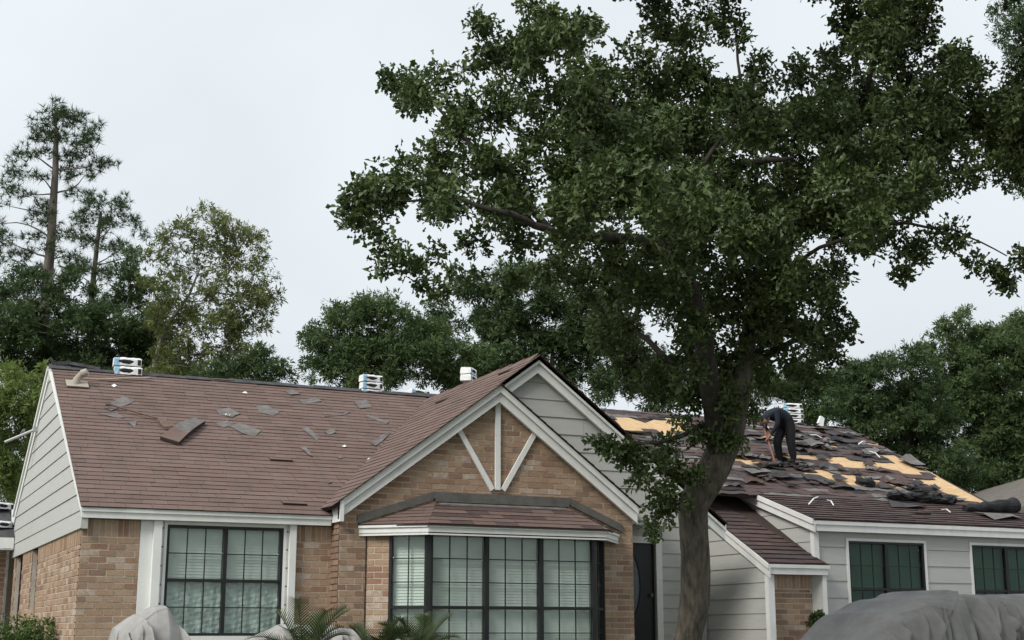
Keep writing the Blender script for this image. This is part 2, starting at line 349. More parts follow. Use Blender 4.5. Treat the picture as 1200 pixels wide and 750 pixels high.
# ---- brick walls
mw = MB()
FY0 = Frame((0,0,0), (1,0,0), (0,0,1))
wl, wr = onY(163,640,0).x, onY(347,640,0).x               # window surround of the left window
ztop = 2.52
bricks(FY0, [(0,ZG-.1),(3.2,ZG-.1),(3.2,ztop),(0,ztop)], [(wl,.95,wr,2.6)], soldier=(ztop-.20,ztop), v_base=ZG-.1+.012, mb=mw)
FL = Frame((0,0,0), (0,-1,0), (0,0,1))
LW = 7.05
bricks(FL, [(-LW,ZG-.1),(-.004,ZG-.1),(-.004,2.43),(-LW,2.43)], [(-4.62,1.55,-3.95,2.40),(-6.75,1.25,-5.85,2.40)], soldier=(2.22,2.42), v_base=ZG-.1+.012, mb=mw, uoff=.1)
GY = -.30
FG = Frame((0,GY,0), (1,0,0), (0,0,1))
gl, gr_ = 3.02, onY(741.5,650,GY).x
bayl, bayr = onY(430,640,GY).x, onY(708,640,GY).x
gpoly = [(gl,ZG-.1),(gr_,ZG-.1),(gr_,gz(AP.x)-GM*(gr_-AP.x)-.1),(AP.x,AP.z-.12),(gl,gz(gl)-.1)]
bricks(FG, gpoly, [(bayl,ZG-.2,bayr,2.55)], v_base=ZG-.1+.03, mb=mw, pick=(4,4.2,2.2,2.2,1.0,1.6,2))  # darker brick mix here stands in for the oak's shade on the gable
FGL = Frame((gl-.004,0,0), (0,-1,0), (0,0,1))
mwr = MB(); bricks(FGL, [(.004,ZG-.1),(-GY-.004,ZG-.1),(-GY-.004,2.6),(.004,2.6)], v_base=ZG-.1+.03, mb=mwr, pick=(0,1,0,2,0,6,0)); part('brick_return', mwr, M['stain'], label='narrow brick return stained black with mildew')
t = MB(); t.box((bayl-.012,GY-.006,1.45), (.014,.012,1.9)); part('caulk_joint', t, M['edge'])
FGR = Frame((gr_,0,0), (0,1,0), (0,0,1))
bricks(FGR, [(GY+.09,ZG-.1),(1.2,ZG-.1),(1.2,2.7),(GY+.09,2.7)], v_base=ZG-.1+.03, mb=mw)
# back walls that close the house
mw.box((7,8.0,1.4), (14,.1,2.4)); mw.box((14.2,4,1.4), (.1,8,2.4))
part('brick_wall', mw, M['mortar'])

# ---- siding
def siding(fr, reg, exp, opens=(), v0=None, mats=None, back=True, name='siding_board'):
    us = [p[0] for p in reg]; vs_ = [p[1] for p in reg]
    if back:
        b = MB(); ps = [reg]
        for r in opens: ps = [q for p in ps for q in minus(p, r)]
        for p in ps: b.prism([fr.at(u,v,0) for u,v in p], [fr.at(u,v,-.06) for u,v in p])
        part('sheathing', b, M['side'])
    v = min(vs_) if v0 is None else v0
    while v < max(vs_):
        p = clip([(min(us),v+.006),(max(us),v+.006),(max(us),v+exp),(min(us),v+exp)], reg)
        ps = [p] if p else []
        for r in opens: ps = [q for a in ps for q in minus(a, r)]
        if max(us)-min(us) > 2.5:
            uj = min(us)+(max(us)-min(us))*random.uniform(.25,.75); ps = [q for a in ps for q in minus(a, (uj-.0015,-9,uj+.0015,99))]
        for q in ps:
            b = MB(); va, vb = min(c[1] for c in q), max(c[1] for c in q)
            jt = random.random()*.003
            b.prism([fr.at(u,w_,.016+jt-.012*(w_-v)/exp) for u,w_ in q], [fr.at(u,w_,.001) for u,w_ in q], 0, 0, False)
            part(name, b, M['side'])
        v += exp
# left gable, facing left
SX = -.012
FLS = Frame((SX,0,0), (0,-1,0), (0,0,1))
LB = 2.40
reg = [(-7.25,LB),(.10,LB),(.10,EZ-.03),(-RY,RZ-.055),(-7.25,RZ-MS*(7.25-RY)-.055)]
siding(FLS, reg, .215, v0=LB)
t = MB(); a = Vector((SX-.028, RY+.02, RZ-.02)); b = Vector((SX-.028, 7.3, RZ-MS*(7.3-RY)-.02)); dn = Vector((0,0,-1))
t.prism([a, a+dn*.17, b+dn*.17, b], [p+Vector((.05,0,0)) for p in (a, a+dn*.17, b+dn*.17, b)]); part('rake_board', t, M['trim'])
t = MB(); a, b = a+Vector((-.025,0,.03)), b+Vector((-.025,0,.03)); t.prism([a, a+dn*.07, b+dn*.07, b], [p+Vector((.05,0,0)) for p in (a, a+dn*.07, b+dn*.07, b)]); part('rake_board', t, M['trim'])
t = MB(); a = Vector((SX-.03,-.10,EZ-.03)); b = Vector((SX-.03,RY,RZ-.03)); t.prism([a,a+dn*.05,b+dn*.05,b], [p+Vector((.05,0,0)) for p in (a,a+dn*.05,b+dn*.05,b)]); part('drip_edge', t, M['trim'])
# siding gable over the porch
BY = -.20
FB = Frame((0,BY,0), (1,0,0), (0,0,1))
pb = 2.70
siding(FB, [(AP.x-.1,pb),(RB-.05,pb),(RB-.05,pb+.05),(BX,BZ-.1),(AP.x-.1,gz(AP.x-.1)-.1)], .228, v0=pb)
# rake boards of both gables: wide board and narrow shingle mould, proud of it
def rake(ax, az, bx, bz, Y, w1, w2):
    for wd, up, pr, nm in ((w1, 0, 0, 'rake_board'), (w2, 0, .03, 'rake_moulding')):
        t = MB(); s_ = math.hypot(1, (bz-az)/(bx-ax)); d = wd*s_
        P = [(ax,az-.012), (bx,bz-.012), (bx,bz-.012-d), (ax,az-.012-d)]
        t.prism([Vector((x,Y-pr,z)) for x,z in P], [Vector((x,Y+.05-(.0 if not pr else .078),z)) for x,z in P])
        part(nm, t, M['trim'])
fx = onY(398.5, 585, -.42).x
rake(AP.x, AP.z, fx, gz(fx), -.40, .175, .075)
rake(AP.x+.001, AP.z, RG, 2.90, -.40, .175, .075)
rake(BX, BZ, AP.x-.15, gz(AP.x-.15), -.29, .175, .075)
rake(BX+.001, BZ, RB, 2.72, -.29, .175, .075)
t = MB(); t.box((fx+.025,-.275,gz(fx)-.135), (.05,.33,.25)); part('rake_return', t, M['trim'])
# gable braces
gb = onY(583,573,GY-.03)
zb = onY(583,574,GY-.05).z; ct = onY(583.5,470,GY-.05); xb = onY(584,570,GY-.05).x
nY = (0,-1,0)
def brace(p, q, w, name='gable_brace'):
    b = MB(); b.beam((p[0],GY-.012,p[1]), (q[0],GY-.012,q[1]), w, .03, nY); part(name, b, M['trim'])
brace((xb, zb), (xb, AP.z-.19), .072)
for s_, q in ((-1, onY(538,503,GY-.04)), (1, onY(627,508,GY-.04))):
    brace((xb+s_*.075, zb), (q.x, q.z), .066)

# ---- eave fascia and soffit of the left wing
t = MB(); t.box((fx/2-.02,-.125,EZ-.045), (fx+.03,.03,.05)); part('fascia_moulding', t, M['trim'])
t = MB(); t.box((fx/2-.02,-.105,EZ-.105), (fx+.026,.03,.075)); part('fascia_board', t, M['trim'])
t = MB(); t.box((fx/2,-.05,EZ-.135), (fx-.02,.08,.014)); part('soffit', t, M['soffit'])

# ---- windows
def window(fr, u0, v0, u1, v1, cols, rows, nx, ny, fmat='frame', glassm='glass', blind='blind', fw_=.032, mull=.045, trim=None, sheet=False, slat=.036, label=None, ny_list=None, depth=.05):
    """frame part with mullions, meeting rail, muntins, panes and blinds as sub-parts; cols units side by side, two sashes high"""
    f = MB()
    def bx(mb, a, b, c, d, h0, h1, m=0):
        P = [(a,b),(c,b),(c,d),(a,d)]; mb.prism([fr.at(u,v,h1) for u,v in P], [fr.at(u,v,h0) for u,v in P], m)
    bx(f,u0,v0,u0+fw_,v1,-depth,.02); bx(f,u1-fw_,v0,u1,v1,-depth,.02); bx(f,u0+fw_,v1-fw_,u1-fw_,v1,-depth,.019); bx(f,u0+fw_,v0,u1-fw_,v0+fw_,-depth,.019)
    wp = part('window', f, M[fmat], label=label)
    def sub(name, mb, m): return mb.build(name, m, wp)
    cw = (u1-u0-2*fw_-(cols-1)*mull)/cols; mid = (v0+v1)/2 if rows == 2 else None
    for c in range(1, cols):
        b = MB(); x = u0+fw_+c*cw+(c-1)*mull; bx(b,x,v0+fw_,x+mull,v1-fw_,-depth+.002,.016); sub('mullion', b, M[fmat])
    pm = {}
    for c in range(cols):
        a = u0+fw_+c*(cw+mull)
        n1 = nx if not isinstance(nx, (list,tuple)) else nx[c]
        vv = [(v0+fw_, v1-fw_)] if rows == 1 else [(v0+fw_, mid-.018), (mid+.018, v1-fw_)]
        if rows == 2: b = MB(); bx(b,a,mid-.0175,a+cw,mid+.0175,-depth+.004,.012); sub('meeting_rail', b, M[fmat])
        mt = MB(); any_m = False
        for si, (p, q) in enumerate(vv):
            ny_ = (ny_list or (ny,ny))[si]
            for i in range(1, n1): x = a+cw*i/n1; bx(mt,x-.006,p,x+.006,q,-.024,-.008); any_m = True
            for k in range(1, ny_):
                y = p+(q-p)*k/ny_; bx(mt,a,y-.006,a+cw,y+.006,-.0235,-.0085); any_m = True
            pw, ph = cw/n1, (q-p)/ny_
            key = (round(pw,4), round(ph,4))
            if key not in pm:
                g = MB(); g.box((0,0,0), (pw-.012,ph-.012,.004)); pm[key] = g.mesh('pane', M[glassm])
            for i in range(n1):
                for k in range(ny_):
                    o = link('pane', pm[key], wp); o.matrix_local = fr.mtx(a+pw*(i+.5), p+ph*(k+.5), -.016) @ Matrix.Rotation(random.gauss(0,.012),4,'X') @ Matrix.Rotation(random.gauss(0,.012),4,'Y')
        if any_m: sub('muntin', mt, M[fmat])
        bl = MB(); y = v0+fw_+.01; low = mid if sheet else v0
        bx(bl, a-.01, v0, a+cw+.01, v1, -.135, -.13, 0)
        y = low
        while y < v1-.02:
            P = [(a+.004,y),(a+cw-.004,y),(a+cw-.004,y+slat*1.0),(a+.004,y+slat*1.0)]
            bl.prism([fr.at(u,v,-.070-(.009 if v > y+.01 else 0)) for u,v in P], [fr.at(u,v,-.073-(.009 if v > y+.01 else 0)) for u,v in P]); y += slat
        sub('blind', bl, M[blind])
        if sheet:
            s2 = MB(); n_ = 14
            V = [fr.at(a+cw*i/n_, v0+(mid-v0)*k/n_, -.06+.018*math.sin(i*1.7+k*.9+c)*math.cos(k*.8-i*.5)) for k in range(n_+1) for i in range(n_+1)]
            s2.raw(V, [(k*(n_+1)+i, k*(n_+1)+i+1, (k+1)*(n_+1)+i+1, (k+1)*(n_+1)+i) for k in range(n_) for i in range(n_)])
            sub('plastic_sheet', s2, M['plastic'])
    return wp
def ybox(name, a, b, y0, y1, m='trim'):
    t = MB(); t.box(((a[0]+b[0])/2,(y0+y1)/2,(a[1]+b[1])/2), (b[0]-a[0],abs(y1-y0),b[1]-a[1])); return part(name, t, M[m])
# left window with its white surround
wz1 = onY(260,615,0).z; wz0 = onY(250,743,0).z-.02
f0, f1 = onY(193,680,-.02).x, onY(330.5,680,-.02).x
window(FY0, f0, wz0, f1, wz1-.02, 2, 2, 3, 2, sheet=True, label='twin sash window with crumpled plastic behind its lower panes')
ybox('window_casing', (f0-.035,wz0-.04), (f0-.001,wz1+.03), .03, -.03); ybox('window_casing', (f1+.001,wz0-.04), (f1+.035,wz1+.03), .03, -.03)
ybox('window_casing', (f0-.001,wz1-.018), (f1+.001,wz1+.03), .03, -.029); ybox('window_sill', (f0-.001,wz0-.06), (f1+.001,wz0-.002), .03, -.05)
ybox('pilaster_board', (wl+.005,.9), (wl+.15,ztop), .0, -.018, 'trim'); ybox('pilaster_board', (wl+.15,.9), (wl+.245,ztop), .01, -.075)
ybox('pilaster_board', (wr-.10,.9), (wr-.02,ztop), .01, -.075); ybox('pilaster_board', (wr-.02,.9), (wr,ztop), .0, -.018)
k = 0
for side in ((wl+.247,f0-.037), (f1+.037,wr-.102)):
    z = .9
    while z < wz1: ybox('trim_block', (side[0],z+.008), (side[1],min(z+.212,wz1+.02)), .03, -.008-.003*(k % 2), 'trim'); z += .22; k += 1
ybox('head_board', (wl+.01,wz1+.032), (wr-.01,ztop), .03, -.012)
# side windows in the left brick wall
for a, b, c, d in ((-4.62,1.55,-3.95,2.40), (-6.75,1.25,-5.85,2.40)):
    window(FLS, a, b, b and c, d, 1, 2, 1, 1, glassm='glassd', blind='dark', label='narrow dark window in the left brick wall') if False else None
    FLr = Frame((.085,0,0), (0,-1,0), (0,0,1))
    window(FLr, a, b, c, d, 1, 2, 1, 1, glassm='glassd', blind='dark')
# ---- bay window
BF = -.78                                                  # glass plane of the bay front
c0 = onY(504,660,BF).x; c1 = onY(696,660,BF).x
bz1 = 2.44; bz0 = .62
FBF = Frame((0,BF,0), (1,0,0), (0,0,1))
window(FBF, c0, bz0, c1, bz1, 3, 2, 3, 3, mull=.055, ny_list=(3,3), label='wide bay window front of three twin sash units')
dl = Vector((c0-bayl, BF-GY, 0)); L = dl.length
FBL = Frame((bayl,GY,0), (dl.x,dl.y,0), (0,0,1))
pier = L*.36
window(FBL, pier, bz0, L-.035, bz1, 1, 2, 2, 3, label='angled left side window of the bay')
mw2 = MB()
bricks(FBL, [(.0,ZG-.1),(pier-.002,ZG-.1),(pier-.002,bz1+.05),(.0,bz1+.05)], v_base=ZG-.1+.03, mb=mw2, pick=(4,2,3,3,3,.3,4))
part('bay_pier', mw2, M['mortar'])
dr = Vector((bayr-c1, GY-BF, 0)); FBR = Frame((c1,BF,0), (dr.x,dr.y,0), (0,0,1))
window(FBR, .035, bz0, dr.length-.1, bz1, 1, 2, 2, 3, label='angled right side window of the bay')
t = MB(); t.box((c0-.01,BF+.03,(bz0+bz1)/2), (.05,.07,bz1-bz0), Matrix.Rotation(-.35,3,'Z')); part('bay_corner_post', t, M['frame'])
t = MB(); t.box((c1+.01,BF+.03,(bz0+bz1)/2), (.05,.07,bz1-bz0), Matrix.Rotation(.35,3,'Z')); part('bay_corner_post', t, M['frame'])
t = MB(); t.prism([Vector((x,y,bz0-.003)) for x,y in ((bayl,GY),(c0,BF),(c1,BF),(bayr,GY))], [Vector((x,y,ZG-.1)) for x,y in ((bayl,GY),(c0,BF),(c1,BF),(bayr,GY))]); part('bay_base', t, M['trim'])
# bay eave and roof
fy = BF-.14; fz1 = 2.52; fz0 = 2.395
el = onY(421,618,GY-.02).x; er = onY(725,630,GY-.02).x
ec0 = onY(502,622,fy).x; ec1 = onY(711,627,fy).x
def ebeam(name, a, b, z0, z1, th, m='trim'):
    a = Vector((*a,0)); b = Vector((*b,0)); d = (b-a).normalized(); n = Vector((d.y,-d.x,0)); t = MB()
    P = [Vector((p.x,p.y,z)) for p, z in ((a,z0),(b,z0),(b,z1),(a,z1))]
    t.prism([p+n*.0 for p in P], [p-n*th for p in P]); return part(name, t, M[m])
ring = [(el,GY-.01),(ec0,fy),(ec1,fy),(er,GY-.01)]
for a, b in zip(ring, ring[1:]):
    ebeam('bay_fascia', a, b, fz0, fz1-.032, .03)
    d = Vector((b[0]-a[0], b[1]-a[1], 0)).normalized(); n = Vector((d.y,-d.x,0))*.022
    ebeam('bay_fascia_moulding', (a[0]+n.x,a[1]+n.y), (b[0]+n.x,b[1]+n.y), fz1-.03, fz1, .05)
t = MB(); t.prism([Vector((x,y,fz0+.02)) for x,y in ring], [Vector((x,y,fz0+.034)) for x,y in ring]); part('bay_soffit', t, M['soffit'])
tz = onY(585,591,GY).z
tl, tr_ = onY(511,588,GY).x, onY(663,592,GY).x
rp = [Vector((el-.02,GY-.01,fz1+.005)), Vector((ec0-.01,fy-.03,fz1+.005)), Vector((ec1+.01,fy-.03,fz1+.005)), Vector((er+.02,GY-.01,fz1+.005))]
TL, TR = Vector((tl,GY-.01,tz)), Vector((tr_,GY-.01,tz))
t = MB()
for P in ((rp[0],rp[1],TL), (rp[1],rp[2],TR,TL), (rp[2],rp[3],TR)): t.prism([p-Vector((0,0,.006)) for p in P], [p-Vector((0,0,.02)) for p in P])
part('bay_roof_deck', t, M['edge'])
fr = Frame(rp[1], (1,0,0), TL+Vector((0,0,0))-Vector((TL.x,rp[1].y,rp[1].z))); shingles(fr, fr.reg([rp[1],rp[2],TR,TL]), (1,2,4), exp=.115, ragged=.005)
d = rp[1]-rp[0]; n = d.cross(TL-rp[0]).normalized(); fr = Frame(rp[0], d, n.cross(d)); shingles(fr, fr.reg([rp[0],rp[1],TL]), (0,1,2), exp=.115, ragged=.008)
d = rp[3]-rp[2]; n = d.cross(TR-rp[2]).normalized(); fr = Frame(rp[2], d, n.cross(d)); shingles(fr, fr.reg([rp[2],rp[3],TR]), (1,2,4), exp=.115, ragged=.008)
# lead flashing folded up the brick over the bay roof
def flash(a, b, w, t_=.018, drop=.0):
    f = MB(); a = Vector(a); b = Vector(b); up = Vector((0,0,1))
    P = [a, b, b+up*w, a+up*w]; f.prism([p+Vector((0,-t_,0)) for p in P], P)
    part('flashing', f, M['metal'])
y_ = GY-.012
flash((tl-.05,y_,tz+.035), (tr_+.05,y_,tz+.035), .085, .03); flash((tl-.02,y_,tz-.005), (tr_+.02,y_,tz-.005), .038, .055)
flash((el-.03,y_,fz1+.03), (tl-.052,y_,tz+.02), .10, .025); flash((tr_+.052,y_,tz+.02), (er+.06,y_,fz1+.03), .10, .025)
t = MB(); t.prism([Vector((tl,GY-.02,tz)), Vector((tr_,GY-.02,tz)), Vector((tr_-.05,GY-.13,tz-.055+.014)), Vector((tl+.03,GY-.13,tz-.055+.014))], [Vector((tl,GY-.02,tz-.02)), Vector((tr_,GY-.02,tz-.02)), Vector((tr_-.05,GY-.13,tz-.075)), Vector((tl+.03,GY-.13,tz-.075))]); part('flashing_apron', t, M['under'])

# ---- porch: recessed door wall
DY = 1.2
FD = Frame((0,DY,0), (1,0,0), (0,0,1))
dx1 = onY(768,690,DY).x; dx0 = dx1-.92; dz1 = onY(768,637,DY).z
siding(FD, [(gr_,ZG),(9.28,ZG),(9.28,2.95),(gr_,2.95)], .2, [(dx0-.0,ZG,dx1,dz1)], v0=ZG)
def dbox(name, u0,v0_,u1,v1_,h0,h1,m,parent=house):
    t = MB(); P = [(u0,v0_),(u1,v0_),(u1,v1_),(u0,v1_)]; t.prism([FD.at(u,v,h1) for u,v in P],[FD.at(u,v,h0) for u,v in P]); return t.build(name, M[m], parent)
dbox('door_casing', dx1+.001,ZG,dx1+.10,dz1+.10,.0,.045,'trim'); dbox('door_casing', dx0-.10,ZG,dx0-.001,dz1+.10,.0,.045,'trim'); dbox('door_casing', dx0-.0005,dz1+.001,dx1+.0005,dz1+.099,.0,.044,'trim')
door = dbox('door', dx0,ZG,dx1,dz1,-.07,-.03,'door')
ocx = (dx0+dx1)/2-.02; oc = onY(741,685,DY).z; t = MB(); n_ = 28
P = [(ocx+.215*math.cos(6.2832*i/n_), oc+.50*math.sin(6.2832*i/n_)) for i in range(n_)]
t.prism([FD.at(u,v,-.012) for u,v in P], [FD.at(u,v,-.029) for u,v in P]); t.build('oval_glass', M['oval'], door)
t = MB(); pts = [FD.at(ocx+.225*math.cos(6.2832*i/n_), oc+.515*math.sin(6.2832*i/n_), -.018) for i in range(n_+1)]; t.tube(pts, .014, 6); t.build('oval_frame', M['door'], door)
t = MB(); t.tube([FD.at(dx1-.07,oc-.15,-.03), FD.at(dx1-.07,oc-.15,.03)], .025, 8); t.build('door_knob', M['metal'], door)
va = onY(747,609.5,.35); vb = onY(768,616,.35)
t = MB(); t.box(((va.x+vb.x)/2,.32,(va.z+vb.z)/2-.01), (vb.x-va.x,.06,.085)); part('porch_dark_slot', t, M['dark'])  # dark flat box set below the porch beam
t = MB(); t.box(((gr_+RB)/2,BY+.05,pb-.02), (RB-gr_-.01,.16,.036)); part('porch_beam', t, M['side'])
t = MB(); t.box(((gr_+8.25)/2,.55,2.77), (8.25-gr_,1.25,.03)); part('porch_ceiling', t, M['soffit'])

# ---- low bump beside the porch, under its own small slope
LE = onY(902.4,660,-.45); LM = .545; LXR = onY(972,662,-.45).x
WX = 10.23                                                  # left wall of the right wing
FRL = Frame(LE, (1,0,0), (0,1,LM)); ltop = 2.1
def lz(Y): return LE.z+LM*(Y-LE.y)
lp = [Vector((LE.x-.02,LE.y,LE.z)), Vector((LXR,LE.y,LE.z)), Vector((WX,-.18,lz(-.18))), Vector((WX,ltop,lz(ltop))), Vector((LE.x-.10,ltop,lz(ltop)))]
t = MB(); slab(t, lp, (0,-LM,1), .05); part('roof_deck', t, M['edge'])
shingles(FRL, FRL.reg([p+Vector((0,0,.0)) for p in lp]), (4,5,4,6), exp=.14, ragged=.01, butt=.016)
FLW = Frame((LE.x+.02,0,0), (0,-1,0), (0,0,1))
siding(FLW, [(-ltop,.2),(.33,.2),(.33,lz(-.33)-.10),(-ltop,lz(ltop)-.10)], .215, v0=.2)
def xbeam(name, X, y0, z0, y1, z1, wd, th, m='trim'):
    t = MB(); s_ = math.hypot(1,(z1-z0)/(y1-y0))*wd; P = [(y0,z0),(y1,z1),(y1,z1-s_),(y0,z0-s_)]
    t.prism([Vector((X-th,y,z)) for y,z in P], [Vector((X,y,z)) for y,z in P]); return part(name, t, M[m])
xbeam('rake_board', LE.x+.0, -.46, LE.z-.02, ltop, lz(ltop)-.02, .16, .025); xbeam('rake_moulding', LE.x-.026, -.46, LE.z-.01, ltop, lz(ltop)-.01, .06, .025)
BB = -.26
t = MB(); t.box((LE.x+.045,-.355,1.1), (.10,.09,1.85)); part('corner_board', t, M['trim'])
t = MB(); t.box(((LE.x+LXR)/2,-.445,LE.z-.035), (LXR-LE.x,.03,.05)); part('fascia_moulding', t, M['trim'])
t = MB(); t.box(((LE.x+LXR)/2-.01,-.425,LE.z-.105), (LXR-LE.x-.03,.03,.085)); part('fascia_board', t, M['trim'])
t = MB(); t.box(((LE.x+LXR)/2,-.30,LE.z-.14), (LXR-LE.x-.06,.26,.014)); part('soffit', t, M['soffit'])
FBB = Frame((0,BB,0), (1,0,0), (0,0,1)); mw3 = MB(); bxr = onY(951,690,BB).x
bricks(FBB, [(LE.x+.10,.2),(bxr,.2),(bxr,LE.z-.145),(LE.x+.10,LE.z-.145)], v_base=.21, mb=mw3, pick=(4,4,2,2.5,.6,3,2), soldier=(LE.z-.145-.2,LE.z-.145)); part('brick_wall', mw3, M['mortar'])
t = MB(); pr = onY(964,690,-.40).x; t.prism([Vector((bxr,BB-.004,z)) for z in (.2,LE.z-.15)]+[Vector((pr,-.40,z)) for z in (LE.z-.15,.2)], [Vector((bxr+.02,BB+.02,z)) for z in (.2,LE.z-.15)]+[Vector((pr+.02,-.38,z)) for z in (LE.z-.15,.2)]); part('side_panel', t, M['side'])
t = MB(); t.box((pr+.035,-.375,1.1), (.065,.075,LE.z*2-2.2-.3)); part('corner_board', t, M['trim'])

# ---- right wing
WE = onY(957,608,-.35); WM = .343; WY = -.22
def wz(Y): return WE.z+WM*(Y-WE.y)
BK = (WE.z-WM*WE.y-(EZ-MS*EY))/(MS-WM)                       # where the flatter slope meets the main slope
BKZ = mainz(BK); WX0 = WE.x-.03
FRW = Frame((WX0,WE.y,WE.z), (1,0,0), (0,1,WM))
WXR = 15.3; RXB = 15.0
def panels(fr, reg, su, sv, off):
    us = [p[0] for p in reg]; vv = [p[1] for p in reg]; v = min(vv); r_ = 0
    while v < max(vv):
        u = min(us)-su*(r_ % 2)*.5-off
        while u < max(us):
            p = clip([(u+.004,v+.004),(u+su-.004,v+.004),(u+su-.004,v+sv-.004),(u+.004,v+sv-.004)], reg)
            if p:
                t = MB(); dz_ = -random.random()*.004; t.prism([fr.at(*q,dz_) for q in p], [fr.at(*q,-.02) for q in p]); part('plywood_panel', t, M['osb'])
            u += su
        v += sv; r_ += 1
t = MB(); slab(t, [(WX0,WE.y,WE.z-.02),(WXR,WE.y,WE.z-.02),(RXB,BK,BKZ-.02),(WX0,BK,BKZ-.02)], (0,-WM,1), .04)
slab(t, [(WX0-.06,BK,BKZ-.022),(RXB,BK,BKZ-.022),(RXR-.0,RY,RZ-.022),(WX0-.06,RY,RZ-.022)], NM, .04); part('roof_rafters', t, M['edge'])
panels(FRW, FRW.reg([(WX0,WE.y,WE.z),(WXR,WE.y,WE.z),(RXB,BK,BKZ),(WX0,BK,BKZ)]), 1.2, .6, .3)
FU0 = Frame((0,BK,BKZ), (1,0,0), (0,1,MS)); panels(FU0, FU0.reg([(WX0-.06,BK,BKZ),(RXB,BK,BKZ),(RXR,RY,RZ),(WX0-.06,RY,RZ)]), 1.2, .6, .1)
t = MB(); slab(t, [(BX+.002,BK,BKZ),(WX0-.062,BK,BKZ),(WX0-.062,RY,RZ),(BX+.002,RY,RZ)], NM, .05); part('roof_deck', t, M['edge'])
t = MB(); q_ = [onP(x,y,(0,EY,EZ),NM)+Vector(NM).normalized()*.004 for x,y in ((716,487),(722,489),(731,488),(744,492),(756,496),(764,493),(771,489),(783,492),(797,494),(803,500),(800,506),(809,513),(800,517),(786,514),(772,517),(757,513),(741,513),(730,508),(727,499))]; t.prism(q_, [p-Vector((0,0,.02)) for p in q_]); part('plywood_panel', t, M['osb'])
wood = [(738,498,34,9,.06),(785,500,22,11,.1),(886,542,26,4.5,.08),(950,520,0,0,0),(1012,566,36,6,.15),(1100,556,14,3,.3),(1000,545,40,3,.12),(905,513,14,2.5,.1),(1048,540,16,3,.4),(967,538,42,4.5,.10),(900,528,0,0,0),(990,562,52,6.5,.14),(974,526,12,5,.1),(1060,552,22,4.5,.25),(1028,545,16,3,.2),(1132,577,50,12,.24),(1152,587,24,6,.3),(940,536,14,5,0),(1035,521,12,3.5,.3),(1085,566,10,3,.3)]
def bare(x, y):
    for cx, cy, a, b, s_ in wood:
        if a and ((x-cx)/a)**2+((y-cy-s_*(x-cx))/b)**2 < 1: return True
    return False
def px(p): q = Vector(p)-CAM; zc = q.dot(FW); return 600+FOC*q.dot(RT)/zc, 375-FOC*q.dot(UP)/zc
# shingles left on the lower slope
def worn(p):
    q = p-CAM; zc = q.dot(FW); x = 600+FOC*q.dot(RT)/zc; y = 375-FOC*q.dot(UP)/zc
    return y < 566+.02*(x-900) if x > 1040 else y < 547+.11*(x-860)
shingles(FRW, FRW.reg([(WX0-.03,WE.y-.03,WE.z-.01),(WXR+.03,WE.y-.03,WE.z-.01),(RXB+.03,BK,BKZ),(WX0-.03,BK,BKZ)]), (4,5,4,6,5), exp=.14, ragged=.012, butt=.016, skip=lambda p: bare(*px(p)))
xbeam('rake_board', WX0, -.36, WE.z-.02, BK+1.6, WE.z-.02+WM*(BK+1.6+.36), .16, .03); xbeam('rake_moulding', WX0-.031, -.36, WE.z-.005, BK+1.6, WE.z-.005+WM*(BK+1.6+.36), .07, .025)
FWL = Frame((WX,0,0), (0,-1,0), (0,0,1))
siding(FWL, [(-3.2,1.9),(.20,1.9),(.20,wz(-.20)-.12),(-3.2,wz(3.2)-.12)], .225, v0=1.62)
t = MB(); t.box((WX+.02,WY-.005,1.5), (.085,.09,2.5)); part('corner_board', t, M['trim'])
t = MB(); t.box(((WX0+WXR)/2,-.355,WE.z-.05), (WXR-WX0,.03,.055)); part('fascia_moulding', t, M['trim'])
t = MB(); t.box(((WX0+WXR)/2,-.335,WE.z-.12), (WXR-WX0-.03,.03,.10)); part('fascia_board', t, M['trim'])
t = MB(); t.box(((WX0+WXR)/2,-.27,WE.z-.165), (WXR-WX0-.05,.12,.014)); part('soffit', t, M['soffit'])
FW_ = Frame((0,WY,0), (1,0,0), (0,0,1))
q0 = onY(994,660,WY).x; q1 = onY(1082.5,660,WY).x; r0 = onY(1138.5,660,WY).x; r1 = r0+(q1-q0)
qz1 = onY(1040,635.5,WY).z; qz0 = qz1-1.38
siding(FW_, [(WX+.06,.2),(WXR-.05,.2),(WXR-.05,WE.z-.16),(WX+.06,WE.z-.16)], .243, [(q0-.03,qz0-.03,q1+.03,qz1+.03),(r0-.03,qz0-.03,r1+.03,qz1+.03)], v0=.2+.06)
for a, b, lb in ((q0,q1,'dark twin sash window left of the pair in the right wing'), (r0,r1,'dark twin sash window cut off by the frame')):
    window(FW_, a, qz0, b, qz1, 2, 2, 3, 3, glassm='glassd', blind='blindd', slat=.045, label=lb, ny_list=(2,2), mull=.06)
    for x0,z0,x1,z1 in ((a-.04,qz0-.04,a-.001,qz1+.04),(b+.001,qz0-.04,b+.04,qz1+.04),(a-.0005,qz1+.001,b+.0005,qz1+.039),(a-.0005,qz0-.039,b+.0005,qz0-.001)):
        ybox('window_casing', (x0,z0), (x1,z1), WY+.02, WY-.032, 'trim')
t = MB(); t.prism([Vector((WXR-.06,y,z)) for y,z in ((WY,.2),(8,.2),(8,2.5),(WY,WE.z-.16))], [Vector((WXR-.12,y,z)) for y,z in ((WY,.2),(8,.2),(8,2.5),(WY,WE.z-.16))]); part('right_end_wall', t, M['side'])

